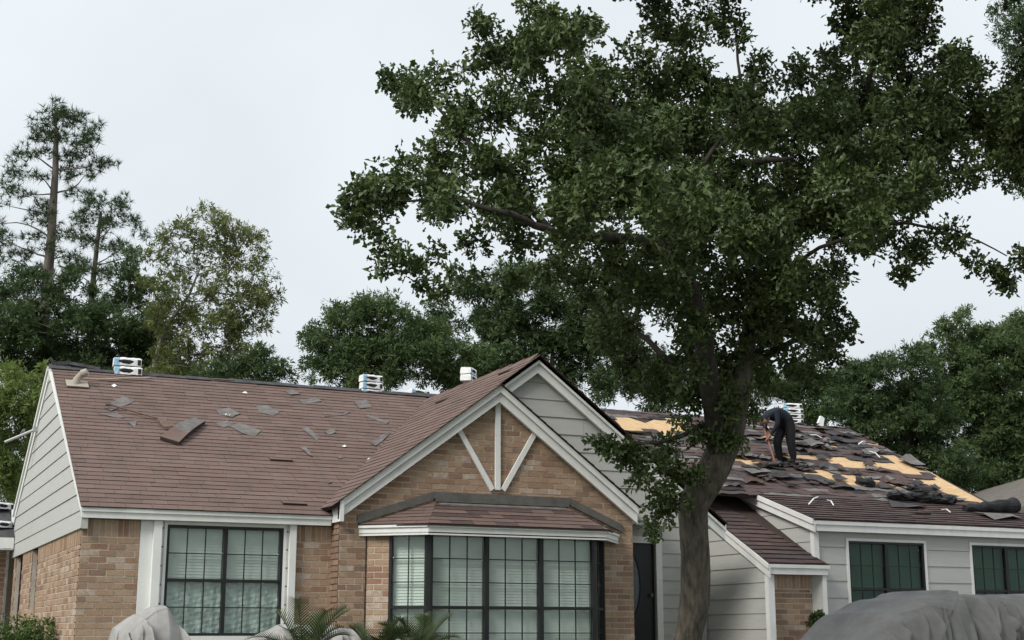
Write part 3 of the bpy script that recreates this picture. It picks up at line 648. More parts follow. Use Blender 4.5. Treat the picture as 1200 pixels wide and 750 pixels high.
# ---- torn layers left on the upper right slope: strips of old shingle and felt with gaps down to the deck
FU = Frame((0,BK,BKZ), (1,0,0), (0,1,MS))
vtop = math.hypot(RY-BK, RZ-BKZ); strips = MB(); v = -.02; cnt = 0
TORN = SHD+[M['felt'],M['under'],M['black']]
while v < vtop:
    u = BX+.05+random.random()*.2
    ue = RXB+(RXR-RXB)*max(0,v)/vtop-.03
    while u < ue:
        ln = .22+random.random()*.46; hh = .15
        x, y = px(FU.at(u+ln/2, v+.06))
        if not bare(x, y):
            n_ = 4; um = min(u+ln+.02, ue+.02); lift = .003+random.random()*.014 + (random.random() < .16)*.04
            lo = [(u+(um-u)*i/n_, v-.02+(random.random()-.5)*.05) for i in range(n_+1)]
            hi = [(u+(um-u)*i/n_, min(vtop,v+hh+.03+(random.random()-.5)*.03)) for i in range(n_, -1, -1)]
            b = MB(); hl = [lift*(.4+1.2*random.random()) for _ in lo]
            fr_ = [FU.at(*p, .006+hl[i]) for i, p in enumerate(lo)]+[FU.at(*p, .004+random.random()*.006) for p in hi]
            bk_ = [FU.at(*p, hl[i]-.002) for i, p in enumerate(lo)]+[FU.at(*p, -.003) for p in hi]
            V = fr_+bk_; nn = n_+1; F = []; ms = []
            mi = random.choices(range(6), (3.5,3.5,4,2.8,3.0,1.4))[0]
            for i in range(n_):
                F.append((i,i+1,2*nn-2-i,2*nn-1-i)); ms.append(mi)
                F.append((i+1,i,2*nn+i,2*nn+i+1)); ms.append(6)
            b.raw(V, F, ms=ms)
            cnt += 1
            if cnt <= 290: part('torn_shingle', b, TORN+[M['edge']])
            else: strips.raw(b.v, b.f, ms=b.m)
        u += ln
    v += .135
if strips.v: part('torn_shingle_layer', strips, TORN+[M['edge']], kind='stuff')

# ---- individual bricks and shingles: the 300 that show largest each, the rest joined
for kind, mats in (('brick', BRICK), ('shingle', SHM)):
    L_ = []
    for P, B, mi, me in PIECES[kind]:
        c = sum(P, Vector())/len(P); n = (P[1]-P[0]).cross(P[2]-P[0])
        s_ = abs(n.dot((c-CAM).normalized()))*pxsize(c)**2
        x, y = px(c); inside = 0 < x < 1200 and 0 < y < 745
        if n.dot(CAM-c) < 0: inside = False
        L_.append((s_ if inside else 0, P, B, mi, me))
    L_.sort(key=lambda t: -t[0]); rest = MB()
    for i, (s_, P, B, mi, me) in enumerate(L_):
        if i < 300:
            b = MB(); b.prism(P, B, mi, me, False)
            part(kind, b, mats)
        else: rest.prism(P, B, mi, me, False)
    part(kind+'_field', rest, mats, kind='stuff')
# ridge: torn black felt along the main ridge, ragged
rg = MB(); x = -.05
while x < 5.9:
    ln = .25+random.random()*.4; z = RZ+.012+random.random()*.02
    A_ = [Vector((x,RY-.10-.04*random.random(),RZ-.10*MS+.018)), Vector((x+ln,RY-.10-.04*random.random(),RZ-.10*MS+.018)), Vector((x+ln,RY,z)), Vector((x,RY,z+.01*random.random()))]
    rg.prism(A_, [p-Vector((0,-.01,.012)) for p in A_]); x += ln*.95
part('ridge_felt', rg, M['felt'])
rg = MB(); y = -.30
while y < bridge-.1:
    ln = .22; z = BZ+.03+random.random()*.012; hw = .12
    A_ = [Vector((BX-hw,y,BZ-hw*GM+.022)), Vector((BX-hw,y+ln,BZ-hw*GM+.018)), Vector((BX,y+ln,z-.012)), Vector((BX,y,z))]
    rg.prism(A_[::-1], [p-Vector((0,0,.012)) for p in A_[::-1]], random.choice((0,1,3))); y += ln*.93
part('ridge_cap', rg, SHM)
# plumbing vent at the left end of the ridge
vp = onP(90,452,(0,EY,EZ),NM); t = MB()
nM = Vector(NM).normalized(); vM = Vector((0,1,MS)).normalized()
rotM = Matrix((Vector((1,0,0)), vM, nM)).transposed()
t.box(vp+nM*.03, (.30,.24,.015), rotM)
t.tube([vp+Vector((-.03,0,.0)), vp+Vector((.0,0,.10)), vp+Vector((.05,0,.17)), vp+Vector((.075,-.02,.20))], [.066,.05,.043,.043], 12)
t.tube([vp+Vector((.06,-.015,.175)), vp+Vector((.125,-.05,.205))], [.06,.05], 12)
part('vent_pipe', t, M['beige'], smooth=False)
# pole on the rear rake
pp = onX(42,503,-.05); t = MB(); qq = onY(6,518,pp.y+.3); t.tube([pp, qq], .022, 8); t.box(pp, (.08,.08,.08)); part('wall_pole', t, M['steel'])
# rear wing at far left
RWY = 7.1
t = MB(); rw = onY(19,640,RWY).z; ra = onY(0,588,RWY+1.7)
slab(t, [(-4,RWY-.1,rw+.13),(-.02,RWY-.1,rw+.13),(-.02,RWY+1.7,ra.z),(-4,RWY+1.7,ra.z)], (0,-.5,1), .05, 0); part('rear_wing_roof', t, M['felt'])
t = MB(); t.box((-2.02,RWY-.11,rw+.04), (3.96,.03,.17)); part('fascia_board', t, M['trim'])
t = MB(); t.box((-2.02,RWY+.06,rw-.06), (3.96,.36,.02)); part('soffit', t, M['soffit'])
fr = Frame((0,RWY+.25,0), (1,0,0), (0,0,1)); mw4 = MB()
PIECES['brick'] = []
bricks(fr, [(-4,ZG-.1),(-.1,ZG-.1),(-.1,rw-.07),(-4,rw-.07)], v_base=ZG, mb=mw4, pick=(3,4,2,2,.5,2,2))
for P, B, mi, me in PIECES['brick']: mw4.prism(P, B, mi+1, mi+1, False)
part('rear_wing_wall', mw4, [M['mortar']]+BRICK)
t = MB(); t.box((-1.2,RWY+.2,1.5), (1.2,.1,1.4)); part('rear_wing_window', t, M['dark'])

exec_objects = True
# ================================================================== THINGS ON THE ROOF
PM = ((0,EY,EZ), NM)
def flat_piece(name, pts_px, plane, m, label, group=None, cat='shingle', th=.006, lift=.007, curl=.018):
    """a torn sheet lying on a roof plane; outline given at its real place on that plane"""
    n = Vector(plane[1]).normalized(); P = [onP(x, y, *plane) for x, y in pts_px]
    c = sum(P, Vector())/len(P); b = MB()
    Q = []
    for p, q in zip(P, P[1:]+P[:1]):
        Q.append(p); Q.append(p.lerp(q, .4+.2*random.random())+(c-p)*(random.random()-.4)*.12)
    top = [p+n*(lift+curl*random.random()) for p in Q]; cc = c+n*(lift+curl*.3)
    k = len(Q); V = [cc]+top+[p-n*th for p in top]; F = []; ms = []
    for i in range(k):
        j = (i+1) % k; F += [(0,1+i,1+j), (1+i,1+k+i,1+k+j,1+j)]; ms += [0,1]
    b.raw(V, F, ms=ms)
    return b.build(name, [m, M['edge']], loc=c, label=label, cat=cat, group=group)
scr = [
 ([(122,479),(144,465),(158,470),(152,474),(130,483)], 'grey torn shingle under the upper end of the roofing fork'),
 ([(113,485),(138,485),(146,491),(128,489)], 'narrow torn shingle just below the head of the roofing fork handle'),
 ([(147,494),(160,495),(158,503)], 'small three cornered shingle scrap above the grey shingle slab'),
 ([(300,477),(312,476),(328,484),(320,488),(303,484)], 'grey shingle scrap high on the left slope between two smaller heaps'),
 ([(253,482),(268,478),(281,486),(272,490),(257,487)], 'crumpled grey shingle scrap, upper left of the scattered heap'),
 ([(252,497),(266,494),(271,499),(262,502)], 'small grey scrap at the left end of the scattered heap'),
 ([(269,500),(284,496),(306,506),(299,512),(283,509)], 'largest flat grey shingle scrap in the middle of the left slope'),
 ([(353,503),(360,502),(376,513),(371,517)], 'leaning rectangular grey shingle right of the scattered heap'),
 ([(380,506),(391,503),(393,508),(384,511)], 'small grey scrap right of the leaning rectangular shingle'),
 ([(351,525),(358,525),(367,536),(362,535)], 'lowest slim grey scrap on the left slope'),
 ([(349,470),(371,467),(377,471),(356,474)], 'flat grey scrap below the ridge, left of the striped bundle'),
 ([(415,473),(429,469),(436,478),(421,480)], 'square grey shingle directly below the striped bundle on the ridge'),
 ([(335,460),(342,457),(352,463),(340,464)], 'thin brown grey scrap close under the ridge'),
 ([(380,489),(410,484),(404,487)], 'thin sliver of shingle on the middle of the left slope'),
 ([(427,488),(431,487),(456,496),(453,498)], 'long pale sliver lying beside the roof valley'),
 ([(433,520),(447,511),(458,507),(450,516),(440,524)], 'torn shingle flap curling out of the roof valley'),
]
for pts, lb in scr: flat_piece('loose_shingle', pts, PM, M['under'], lb, 'torn shingle scraps on the left roof slope')
for i, (x, y, lb) in enumerate([(403,524,'white crumb of plaster on the shingles near the valley'),(398,537,'pale flat crumb on the lower shingles near the valley'),(385,566,'pale bent shred near the eave by the brick gable'),(286,461,'white splinter above the scattered heap'),(266,487,'white splinter in the scattered heap'),(433,539,'white crumb right beside the valley edge'),(133,453,'white crumb below the pale wood strip')]):
    flat_piece('debris_shred', [(x-3,y),(x+1,y-1.5),(x+4,y+.5),(x,y+1.5)], PM, M['wrap'] if 'white' in lb else M['under'], lb, 'small pale shreds on the left roof slope', 'debris')
# thick grey slab of stuck shingles
P = [onP(x,y,*PM)+nM*.03 for x,y in ((187,517),(227,495),(240,498),(209,523))]
t = MB(); k = 6; V = []
for i in range(k+1):
    a = P[0].lerp(P[1], i/k); b = P[3].lerp(P[2], i/k); cv = nM*(.05*math.sin(math.pi*i/k)+.02)
    V += [a+cv+nM*.02, b+cv*.6+nM*.02, b+cv*.6-nM*.025, a+cv-nM*.025]
F = []; ms = []
for i in range(k):
    o = 4*i
    for j in range(4): F.append((o+j,o+4+j,o+4+(j+1) % 4,o+(j+1) % 4)); ms.append(0 if j == 0 and i > 1 else (2 if j == 0 else 1))
F += [(0,1,2,3),(4*k+3,4*k+2,4*k+1,4*k)]; ms += [1,1]
t.raw(V, F, ms=ms); t.build('shingle_slab', [M['under'],M['edge'],SHI[0]], loc=P[0], label='thick curved slab of grey shingles lying below the roofing fork', cat='shingle slab')
# roofing fork
a = onP(129,480,*PM)+nM*.07; b = onP(187,495,*PM)+nM*.05; c = onP(199,503,*PM)+nM*.03
fk = empty('roofing_fork', 'long handled rusty tear off fork lying on the left roof slope', 'tool', a)
t = MB(); t.tube([Vector(), b-a], .014, 8); t.tube([Vector((-.07,0,0)), Vector((.03,.0,0))], .02, 8); t.build('handle', M['rust'], fk)
t = MB(); d = (c-b).normalized(); sdv = nM.cross(d).normalized()
Q = [b-sdv*.05, b+sdv*.05, c+sdv*.10, c-sdv*.10]; t.prism([p-a+nM*.012 for p in Q], [p-a-nM*.0 for p in Q])
for i in range(7): e = c+sdv*(-.09+.03*i); t.tube([e-a, e-a+d*.05], .008, 4)
t.build('fork_head', M['rust'], fk)
# pale wood strip near the ridge
P = [onP(x,y,*PM)+nM*.04 for x,y in ((100,447),(128,447.5),(150,446.5),(175,446))]
t = MB()
for p, q in zip(P, P[1:]): t.beam(p, q, .022, .012, nM)
t.build('wood_strip', M['wood'], loc=P[0], label='thin pale wood strip lying just below the ridge', cat='wood strip')
# torn felt standing up at the left end of the ridge
t = MB(); p = onP(66,428,(0,RY,RZ),(0,-1,0)); t.beam(p, p+Vector((-.10,0,.10)), .04, .02, (0,-1,0)); t.beam(p+Vector((.0,0,.03)), p+Vector((.20,0,.05)), .05, .02, (0,-1,0)); t.beam(p+Vector((.18,0,.04)), p+Vector((.62,0,-.01)), .05, .02, (0,-1,.4))
t.build('ridge_scrap', M['felt'], loc=p, label='twisted dark ridge strip sticking up at the left gable peak', cat='roof scrap')
# wrapped shingle bundles
def bundle_mesh(seed):
    rs = random.Random(seed); t = MB(); n = 10; V = []; F = []; ms = []; Lh, Wd, H = .30, .17, .085
    prof = [(-1,-.9,0),(-1.0,.55,0),(-.85,1,0),(-.2,1.04,0),(.2,1.05,0),(.85,1,0),(1,.55,0),(1,-.9,0)]
    k = len(prof)
    for i in range(n+1):
        x = -Lh+2*Lh*i/n; e = 1-.08*(abs(i-n/2)/(n/2))**4
        for a, b, _ in prof: V.append((x+rs.uniform(-.006,.006), a*Wd*e+rs.uniform(-.006,.006), H/2+b*H/2*e+rs.uniform(-.004,.004)))
    for i in range(n):
        for j in range(k):
            q = (j+1) % k; F.append((i*k+j,i*k+q,(i+1)*k+q,(i+1)*k+j)); ms.append(1 if (i in (0,1) and j in (0,1,2,5)) else 0)
    F.append(tuple(range(k-1,-1,-1))); F.append(tuple(range(n*k,(n+1)*k))); ms += [0,0]
    t.raw(V, F, ms=ms); return t.mesh('wrap', [M['wrap'],M['wrapb']])
WR = [bundle_mesh(i) for i in range(4)]
t = MB(); 
t.tube([Vector((-.20,-.165,.045)), Vector((-.10,-.168,.043)), Vector((.02,-.168,.041)), Vector((.13,-.165,.045))], [.008,.021,.022,.008], 8); t.box((.245,-.15,.04), (.07,.06,.05)); SHEND = t.mesh('shingle_end', M['black'])
def bundle(p, rz, label, group, sc=1.0, tilt=0, j=0, szz=2.2):
    e = empty('shingle_bundle', label, 'shingle bundle', p, (tilt,0,rz), group); e.scale = (sc,sc,sc*szz)
    link('wrap', WR[j % 4], e); link('shingle_edges', SHEND, e)
    return e
def stack(pxx, pyb, Y, n, rz, where, sc=1.0, szz=2.3):
    h = .09*szz
    p = onY(pxx, pyb, Y); names = {0:'lowest', n-1:'topmost'}
    for i in range(n):
        q = p+Vector((random.uniform(-.015,.015),random.uniform(-.012,.012),i*h*sc))
        bundle(q, rz+random.uniform(-.06,.06), f"white wrapped bundle, {names.get(i,'second from bottom' if i==1 else 'third from bottom')} of stack {where}", 'wrapped shingle bundles on the roof', sc, 0, i, szz)
stack(148.5,441,RY-.02,2,-.05,'near the left end of the ridge',.66)
stack(434.5,465,RY+.02,3,.1,'at the right end of the left ridge',.56)
e = bundle(onY(489,465,RY+.25), .3, 'white wrapped bundle half hidden behind the slope of the brick gable', 'wrapped shingle bundles on the roof', .6)
stack(549,448.5,2.6,2,.9,'behind the siding gable ridge',.55)
stack(928,497,RY+.03,4,-.2,'behind the stooping worker',.62,1.7)
bundle(onY(1,597,RWY+1.2), .5, 'upper white wrapped bundle on the dark roof at the left edge', 'wrapped shingle bundles on the roof', .6)
bundle(onY(2,619,RWY+.35), .5, 'lower white wrapped bundle on the dark roof at the left edge', 'wrapped shingle bundles on the roof', .6)

# debris on the right slope
PU = ((0,EY,EZ), NM); PW = ((WE.x,WE.y,WE.z), (0,-WM,1))
nW = Vector((0,-WM,1)).normalized()
deb = [(PU,[(1008,530),(1024,527),(1030,532),(1015,536)],'under','grey torn sheet lying right of the worker'),
 (PU,[(1052,541),(1066,534),(1084,548),(1066,548)],'under','grey sheet standing at the right rake of the stripped roof'),
 (PU,[(940,520),(958,516),(966,523),(950,527)],'under','grey torn sheet right behind the worker legs'),
 (PU,[(897,560),(918,557),(936,562),(915,565)],'felt','dark felt patch below the worker'),
 (PU,[(938,558),(958,561),(978,569),(966,571),(945,564)],'felt','long dark felt patch left of the black felt heap'),
 (PW,[(1040,591),(1085,595),(1080,598),(1045,596)],'felt','dark strip below the black felt heap'),
 (PW,[(1140,603),(1185,606),(1200,610),(1165,611)],'under','grey strip hanging over the right end of the eave'),
 (PU,[(868,553),(890,551),(905,556),(880,560)],'under','grey felt patch just right of the oak trunk')]
for pl, pts, m, lb in deb: flat_piece('torn_felt', pts, pl, M[m], lb, 'torn felt sheets on the right roof', 'roof felt', lift=.025, curl=.06)
for x0,y0,x1,y1,pl,lb in ((947,595,958,587,PW,'left white lath of the pair on the brown shingles'),(969,590,976,597,PW,'right white lath of the pair on the brown shingles'),(893,502,900,506,PU,'pale lath beside the worker hand'),(1005,524,1013,521,PU,'short white lath near the top of the right rake'),(1018,532,1030,540,PU,'bent white lath near the right rake'),(948,513,962,517,PU,'thin white lath right of the wrapped stack'),(1103,601,1113,605,PW,'curled white paper scrap above the eave')):
    n = Vector(pl[1]).normalized(); a, b = onP(x0,y0,*pl)+n*.05, onP(x1,y1,*pl)+n*.06
    t = MB(); md = a.lerp(b,.5)+n*.03; t.beam(a,md,.018,.01,n); t.beam(md,b,.018,.01,n)
    t.build('white_lath', M['wrap'], loc=a, label=lb, cat='debris', group='white shreds on the right roof')
t = MB(); p = onP(962,500,*PU)
t.prism([p+Vector(v) for v in ((-.09,0,0),(.05,0,-.02),(.11,.02,.17),(.03,.02,.21))], [p+Vector(v) for v in ((-.09,.05,0),(.05,.05,-.02),(.11,.07,.17),(.03,.07,.21))]); t.build('white_scrap', M['wrap'], loc=p, label='white board scrap standing upright on the ridge right of the worker', cat='debris')
k_ = 0; LIT = []
while k_ < 46:
    y = random.uniform(508,574); x0_ = 878 if y > 530 else 900; x = random.uniform(x0_, 985+(y-500)*1.75)
    if 905 < x < 938 and y < 545: continue
    a_ = random.uniform(5,12); b_ = random.uniform(1.6,3.4); sk_ = random.uniform(-3,3)
    o = flat_piece('scrap', [(x-a_,y-b_*.3),(x-a_*.2+sk_,y-b_),(x+a_,y+b_*.2+a_*.15),(x+a_*.3-sk_,y+b_),(x-a_*.7,y+b_*.7)], PU, M['felt'], None, None, None, lift=.035, curl=.045)
    LIT.append(([v.co+o.location for v in o.data.vertices], [tuple(p.vertices) for p in o.data.polygons], [p.material_index for p in o.data.polygons], random.choice((0,1,1,2,3,4)))); bpy.data.objects.remove(o); k_ += 1
t = MB()
for vs2, fs2, ms2, mi in LIT: t.raw(vs2, fs2, ms=[5 if m else mi for m in ms2])
t.build('litter', [M['under'],M['felt'],M['black'],SHD[0],SHD[1],M['edge']], kind='stuff', label='litter of small torn shingle and felt scraps on the stripped slope')
def lump(name, pts, rad, m, label, cat, seed=1, grp=None):
    """crumpled felt: a rumpled closed tube of several folds"""
    rs = random.Random(seed); t = MB(); base = pts[0]
    for f in range(3):
        Q = [p+Vector((rs.uniform(-1,1),rs.uniform(-1,1),rs.uniform(-.5,.8)))*rad*.5 for p in pts]
        k = 9; n = len(Q); V = []; F = []
        for i, p in enumerate(Q):
            d = (Q[min(i+1,n-1)]-Q[max(i-1,0)]).normalized(); x = d.cross(Vector((0,0,1))).normalized(); y = x.cross(d)
            for j in range(k): a = 6.2832*j/k; r = rad*rs.uniform(.45,1.1)*(.5 if i in (0,n-1) else 1); V.append(p+x*math.cos(a)*r+y*math.sin(a)*r*.75)
        for i in range(n-1):
            for j in range(k): q = (j+1) % k; F.append((i*k+j,i*k+q,(i+1)*k+q,(i+1)*k+j))
        F += [tuple(range(k-1,-1,-1)), tuple(range((n-1)*k,n*k))]; t.raw(V, F, ms=[rs.choice((0,0,0,1)) for _ in F])
    return t.build(name, [m,M['felt']], loc=base, label=label, cat=cat, group=grp)
def run(a, b, pl, n, lift): nn = Vector(pl[1]).normalized(); return [onP(a[0]+(b[0]-a[0])*i/n, a[1]+(b[1]-a[1])*i/n, *pl)+nn*lift for i in range(n+1)]
lump('felt_heap', run((1003,575),(1022,578),PW,5,.13), .15, M['black'], 'black crumpled felt ball on the right slope, left of the long heap', 'roof felt', 3)
lump('felt_heap', run((1040,586),(1118,592),PW,14,.08), .105, M['black'], 'long heap of crumpled black felt above the right eave', 'roof felt', 4)
lump('felt_heap', run((1062,580),(1095,588),PW,7,.12), .095, M['black'], 'smaller black felt heap piled on top of the long heap', 'roof felt', 5)
lump('felt_heap', run((932,552),(946,550),PU,4,.05), .055, M['black'], 'small black felt curl at the right foot of the worker', 'roof felt', 6)
lump('felt_heap', run((895,547),(925,546),PU,6,.04), .05, M['felt'], 'dark ruffled felt pile between the feet of the worker and the tool', 'roof felt', 8)
lump('felt_heap', run((870,548),(892,553),PU,5,.03), .045, M['felt'], 'dark ruffled felt between trunk and worker', 'roof felt', 9)
# rolled membrane at the right end
t = MB(); a = onP(1130,600,*PW)+nW*.06; b = onP(1188,600,*PW)+nW*.11; n_ = 10
t.tube([a.lerp(b,i/n_)+Vector((0,0,.012*math.sin(i*2))) for i in range(n_+1)], [.055+.075*i/n_ for i in range(n_+1)], 14, wob=.12)
q = onP(1135,594,*PW)+nW*.05; t.prism([a+nW*.05, b+nW*.10, onP(1172,590,*PW)+nW*.03, q], [a+nW*.04, b+nW*.09, onP(1172,590,*PW)+nW*.02, q-nW*.01], 1)
t.build('felt_roll', [M['black'],M['felt']], smooth=False, loc=a, label='rolled black membrane at the right end of the stripped roof', cat='roof felt')

# ================================================================== WORKER
def worker():
    foot = onP(924,545,*PU)+nM*.03; S = .83
    ez = Vector((0,0,1)); ex = Vector((-math.cos(.2), math.sin(.2)*-.4, 0)).normalized(); ey = ez.cross(ex)    # facing left
    def W(x, y, z): return ex*x*S+ey*y*S+ez*z*S
    V = []; E = []; RD = []; TAG = []
    def add(p, r, par=None, tag='shirt'):
        V.append(W(*p)); RD.append(r*S); TAG.append(tag)
        if par is not None: E.append((par, len(V)-1))
        return len(V)-1
    pel = add((0,0,.86), .135, None, 'pants')
    sp = add((.12,0,.95), .155, pel, 'shirt'); ch = add((.28,0,.98), .17, sp); sh = add((.41,0,.95), .135, ch)
    nk = add((.48,0,.92), .06, sh, 'skin'); hd = add((.55,0,.87), .09, nk, 'skin'); hd2 = add((.61,0,.80), .088, hd, 'skin'); add((.645,0,.75), .06, hd2, 'skin')
    for s_, fx, lean in ((1,-.02,.03), (-1,.13,.06)):
        hp = add((.0,s_*.09,.78), .125, pel, 'pants'); kn = add((.06+fx,s_*.12,.45), .098, hp, 'pants'); an = add((fx,s_*.12,.12), .075, kn, 'pants')
        hl = add((fx,s_*.12,.04), .045, an, 'boot'); add((fx+.17,s_*.13,.03), .035, hl, 'boot')
    for s_, hx, hz in ((1,.50,.52), (-1,.44,.62)):
        so_ = add((.40,s_*.17,.97), .068, sh); el_ = add((.42,s_*.20,.74), .05, so_); fa_ = add((.42+(hx-.42)*.8,s_*.09,.74+(hz-.74)*.8), .04, el_); wr_ = add((hx,s_*.06,hz), .032, fa_, 'skin')
        pm_ = add((hx+.03,s_*.03,hz-.05), .035, wr_, 'skin')
        for f in range(4):
            k1 = add((hx+.05+.012*f,s_*(.0)+.0,hz-.075-.012*f), .010, pm_, 'skin'); add((hx+.035+.008*f,-s_*.03,hz-.095-.012*f), .009, k1, 'skin')
        th = add((hx+.01,s_*.0,hz-.06), .011, pm_, 'skin'); add((hx+.0,-s_*.03,hz-.085), .010, th, 'skin')
    me = bpy.data.meshes.new('body'); me.from_pydata([tuple(v) for v in V], E, []); o = bpy.data.objects.new('body_skeleton', me); COL.objects.link(o)
    sk = o.modifiers.new('skin', 'SKIN'); 
    for i, d in enumerate(me.skin_vertices[0].data): d.radius = (RD[i], RD[i]); d.use_root = (i == 0)
    o.modifiers.new('smooth', 'SUBSURF').levels = 2
    dg = bpy.context.evaluated_depsgraph_get(); nm = bpy.data.meshes.new_from_object(o.evaluated_get(dg)); bpy.data.objects.remove(o)
    ms = ['shirt','pants','skin','boot','print']; mats = [M['navy'],M['pants'],M['skin'],M['boot'],M['print']]
    nm.materials.clear()
    for m in mats: nm.materials.append(m)
    VV = [Vector(v) for v in V]
    for p in nm.polygons:
        c = p.center; best = min(range(len(VV)), key=lambda i: ((c-VV[i]).length-RD[i])); tg = TAG[best]
        if tg == 'shirt':
            lx = c.dot(ex)/S; lz = c.dot(ez)/S
            if lz < .93 and lx < .33 and lx > .05 and abs(c.dot(ey)/S) < .2 and lz > .8: tg = 'shirt'
            if .12 < lx < .36 and lz > 1.06 and (math.sin(lx*70)+math.sin(c.dot(ey)*60)) > .5: tg = 'print'
        p.material_index = ms.index(tg); p.use_smooth = True
    wk = empty('person', 'roof worker in dark navy top and black trousers stooping over a long tool', 'person', foot)
    link('body', nm, wk)
    # hair / cap on the bent head
    cp = MB(); c = W(.565,0,.865); k = 10; r = .098*S
    V2 = []; F2 = []
    hdv = (W(.68,0,.70)-W(.50,0,.93)).normalized(); upv = ey.cross(hdv).normalized()*1
    if upv.z < 0: upv = -upv
    for i in range(6):
        a = (math.pi/2)*i/5
        for j in range(k): b = 6.2832*j/k; V2.append(c+upv*math.cos(a)*r*.9+(hdv*math.cos(b)*1.15+ey*math.sin(b))*math.sin(a)*r)
    for i in range(5):
        for j in range(k): q = (j+1) % k; F2.append((i*k+j,i*k+q,(i+1)*k+q,(i+1)*k+j))
    cp.raw(V2, F2); Q = [c+hdv*r*1.1+ey*r*.7, c+hdv*r*1.1-ey*r*.7, c+hdv*r*1.9-ey*r*.5, c+hdv*r*1.9+ey*r*.5]; cp.prism([q+upv*.01 for q in Q], Q)
    cp.build('cap', M['navy'], wk, smooth=True)
    # grey hem of the shirt
    # the tool in the hands
    h1 = foot+W(.53,0,.46); h0 = foot+W(.42,0,.70); tip = onP(908.5,546,*PU)+nM*.03
    tl_ = empty('roofing_shovel', 'red handled tear off shovel held down to the roof by the worker', 'tool', tip)
    b = MB(); top = tip+(h1-tip)*1.55; b.tube([Vector(), top-tip], .016, 8); b.beam(top-tip-ey*.06, top-tip+ey*.06, .03, .03, ex); b.build('handle', M['redpole'], tl_)
    b = MB(); dd = (h1-tip).normalized(); Q = [dd*.10-ey*.05, dd*.10+ey*.05, ey*.10-dd*.04, -ey*.10-dd*.04]; nn = dd.cross(ey).normalized(); b.prism([q+nn*.01 for q in Q], Q); b.build('blade', M['rust'], tl_)
worker()

# ================================================================== GROUND
def ground():
    xs = np.linspace(-90,110,41); ys = np.concatenate([np.linspace(-60,-14,10), np.linspace(-13,-1,13), np.linspace(0,160,17)])
    def gzf(x, y): return -.36 if y < -13 else (.26 if y > -1.5 else -.36+.62*(y+13)/11.5)
    V = [(x,y,gzf(x,y)) for y in ys for x in xs]; n = len(xs)
    t = MB(); t.raw(V, [(k*n+i,k*n+i+1,(k+1)*n+i+1,(k+1)*n+i) for k in range(len(ys)-1) for i in range(n-1)]); t.build('lawn', M['grass'], kind='structure')
    t = MB(); P = [(8.4,-13),(13.6,-13),(13.6,-1.4),(8.4,-1.4)]; t.prism([Vector((x,y,gzf(x,y)+.05)) for x,y in P], [Vector((x,y,gzf(x,y)-.1)) for x,y in P]); t.build('driveway', M['concrete'], kind='structure')
    t = MB(); P = [(-90,-22),(110,-22),(110,-14.2),(-90,-14.2)]; t.prism([Vector((x,y,-.33)) for x,y in P], [Vector((x,y,-.5)) for x,y in P]); t.build('street', M['asphalt'], kind='structure')
    t = MB(); t.box((10,-14.1,-.27), (200,.2,.2)); t.build('kerb', M['concrete'], kind='structure')
ground()

# ================================================================== COVERED VEHICLES
def cover(name, P0, P1, width, prof, m, label, cat, nu=150, nv=44, folds=1.0, seed=2, zg=.1, cr=1.0, bx=(.27,.33)):
    """cloth draped over a body: prof(s) gives (height, half width) along its length"""
    rs = random.Random(seed); P0 = Vector(P0); P1 = Vector(P1); d = (P1-P0); Ln = d.length; d.normalize(); sd_ = Vector((d.y,-d.x,0))
    ph = [rs.uniform(0,6.28) for _ in range(8)]; V = []; F = []
    nf = int(Ln*22*folds); tents = [(rs.uniform(0,Ln), rs.uniform(.03,.10), rs.uniform(.03,.12)*rs.choice((1,1,1,-.5)), rs.uniform(-.35,.35), rs.uniform(0,.75), rs.choice((1,-1))) for _ in range(nf)]
    creases = [(rs.uniform(0,Ln), rs.uniform(.2,3), rs.uniform(-1.2,1.2), rs.uniform(.025,.07), rs.uniform(.012,.035)*cr) for _ in range(int(Ln*10*cr))]
    for i in range(nu+1):
        s_ = i/nu; H, Wd = prof(s_); L_ = s_*Ln
        for k in range(nv+1):
            a = math.pi*k/nv; ca, sa = math.cos(a), math.sin(a); sg = 1 if ca > 0 else -1
            x = math.copysign(abs(ca)**bx[0], ca)*Wd; z = (abs(sa)**bx[1])*H
            low = 1-min(1, z/max(H,.01)); f = 0
            for c0_, w0_, a0_, sl_, st_, sd0 in tents:
                if sd0 != sg: continue
                e_ = abs(L_-c0_-sl_*(H-z))/(w0_*(.6+.8*low))
                if e_ < 1: f += a0_*(1-e_)**1.3*min(1,max(0,(low-st_*.12)*8+.2))
            for c0_, a1, sl_, w0_, am in creases:
                e_ = abs(L_-c0_-sl_*(a-a1))/w0_
                if e_ < 1 and abs(a-a1) < .8: f += am*(1-e_)*(1-abs(a-a1)/.8)
            wr_ = .008*math.sin(L_*11+z*7+ph[0])*math.sin(z*9-L_*4+ph[1])
            V.append(P0+d*(L_+.25*f)+sd_*(x+(f+wr_)*sg*min(1,abs(ca)*3))+Vector((0,0,zg+z+(wr_+.8*f)*sa**3)))
    for i in range(nu):
        for k in range(nv): F.append((i*(nv+1)+k,(i+1)*(nv+1)+k,(i+1)*(nv+1)+k+1,i*(nv+1)+k+1))
    t = MB(); t.raw(V, F); t.v = t.v; L0 = (P0+P1)/2
    o = t.build(name, m, smooth=True, loc=Vector((L0.x,L0.y,zg)), label=label, cat=cat); return o
def smooth_prof(keys):
    def f(s_):
        for (a, h0, w0), (b, h1, w1) in zip(keys, keys[1:]):
            if s_ <= b:
                q = (s_-a)/(b-a); q = q*.6+.4*q*q*(3-2*q); return h0+(h1-h0)*q, w0+(w1-w0)*q
        return keys[-1][1], keys[-1][2]
    return f
ca = onY(938,750,-4.0); cb = onY(1262,750,-4.0)
zt = onY(1062,694,-4.85).z; g0 = .05
H = zt-g0
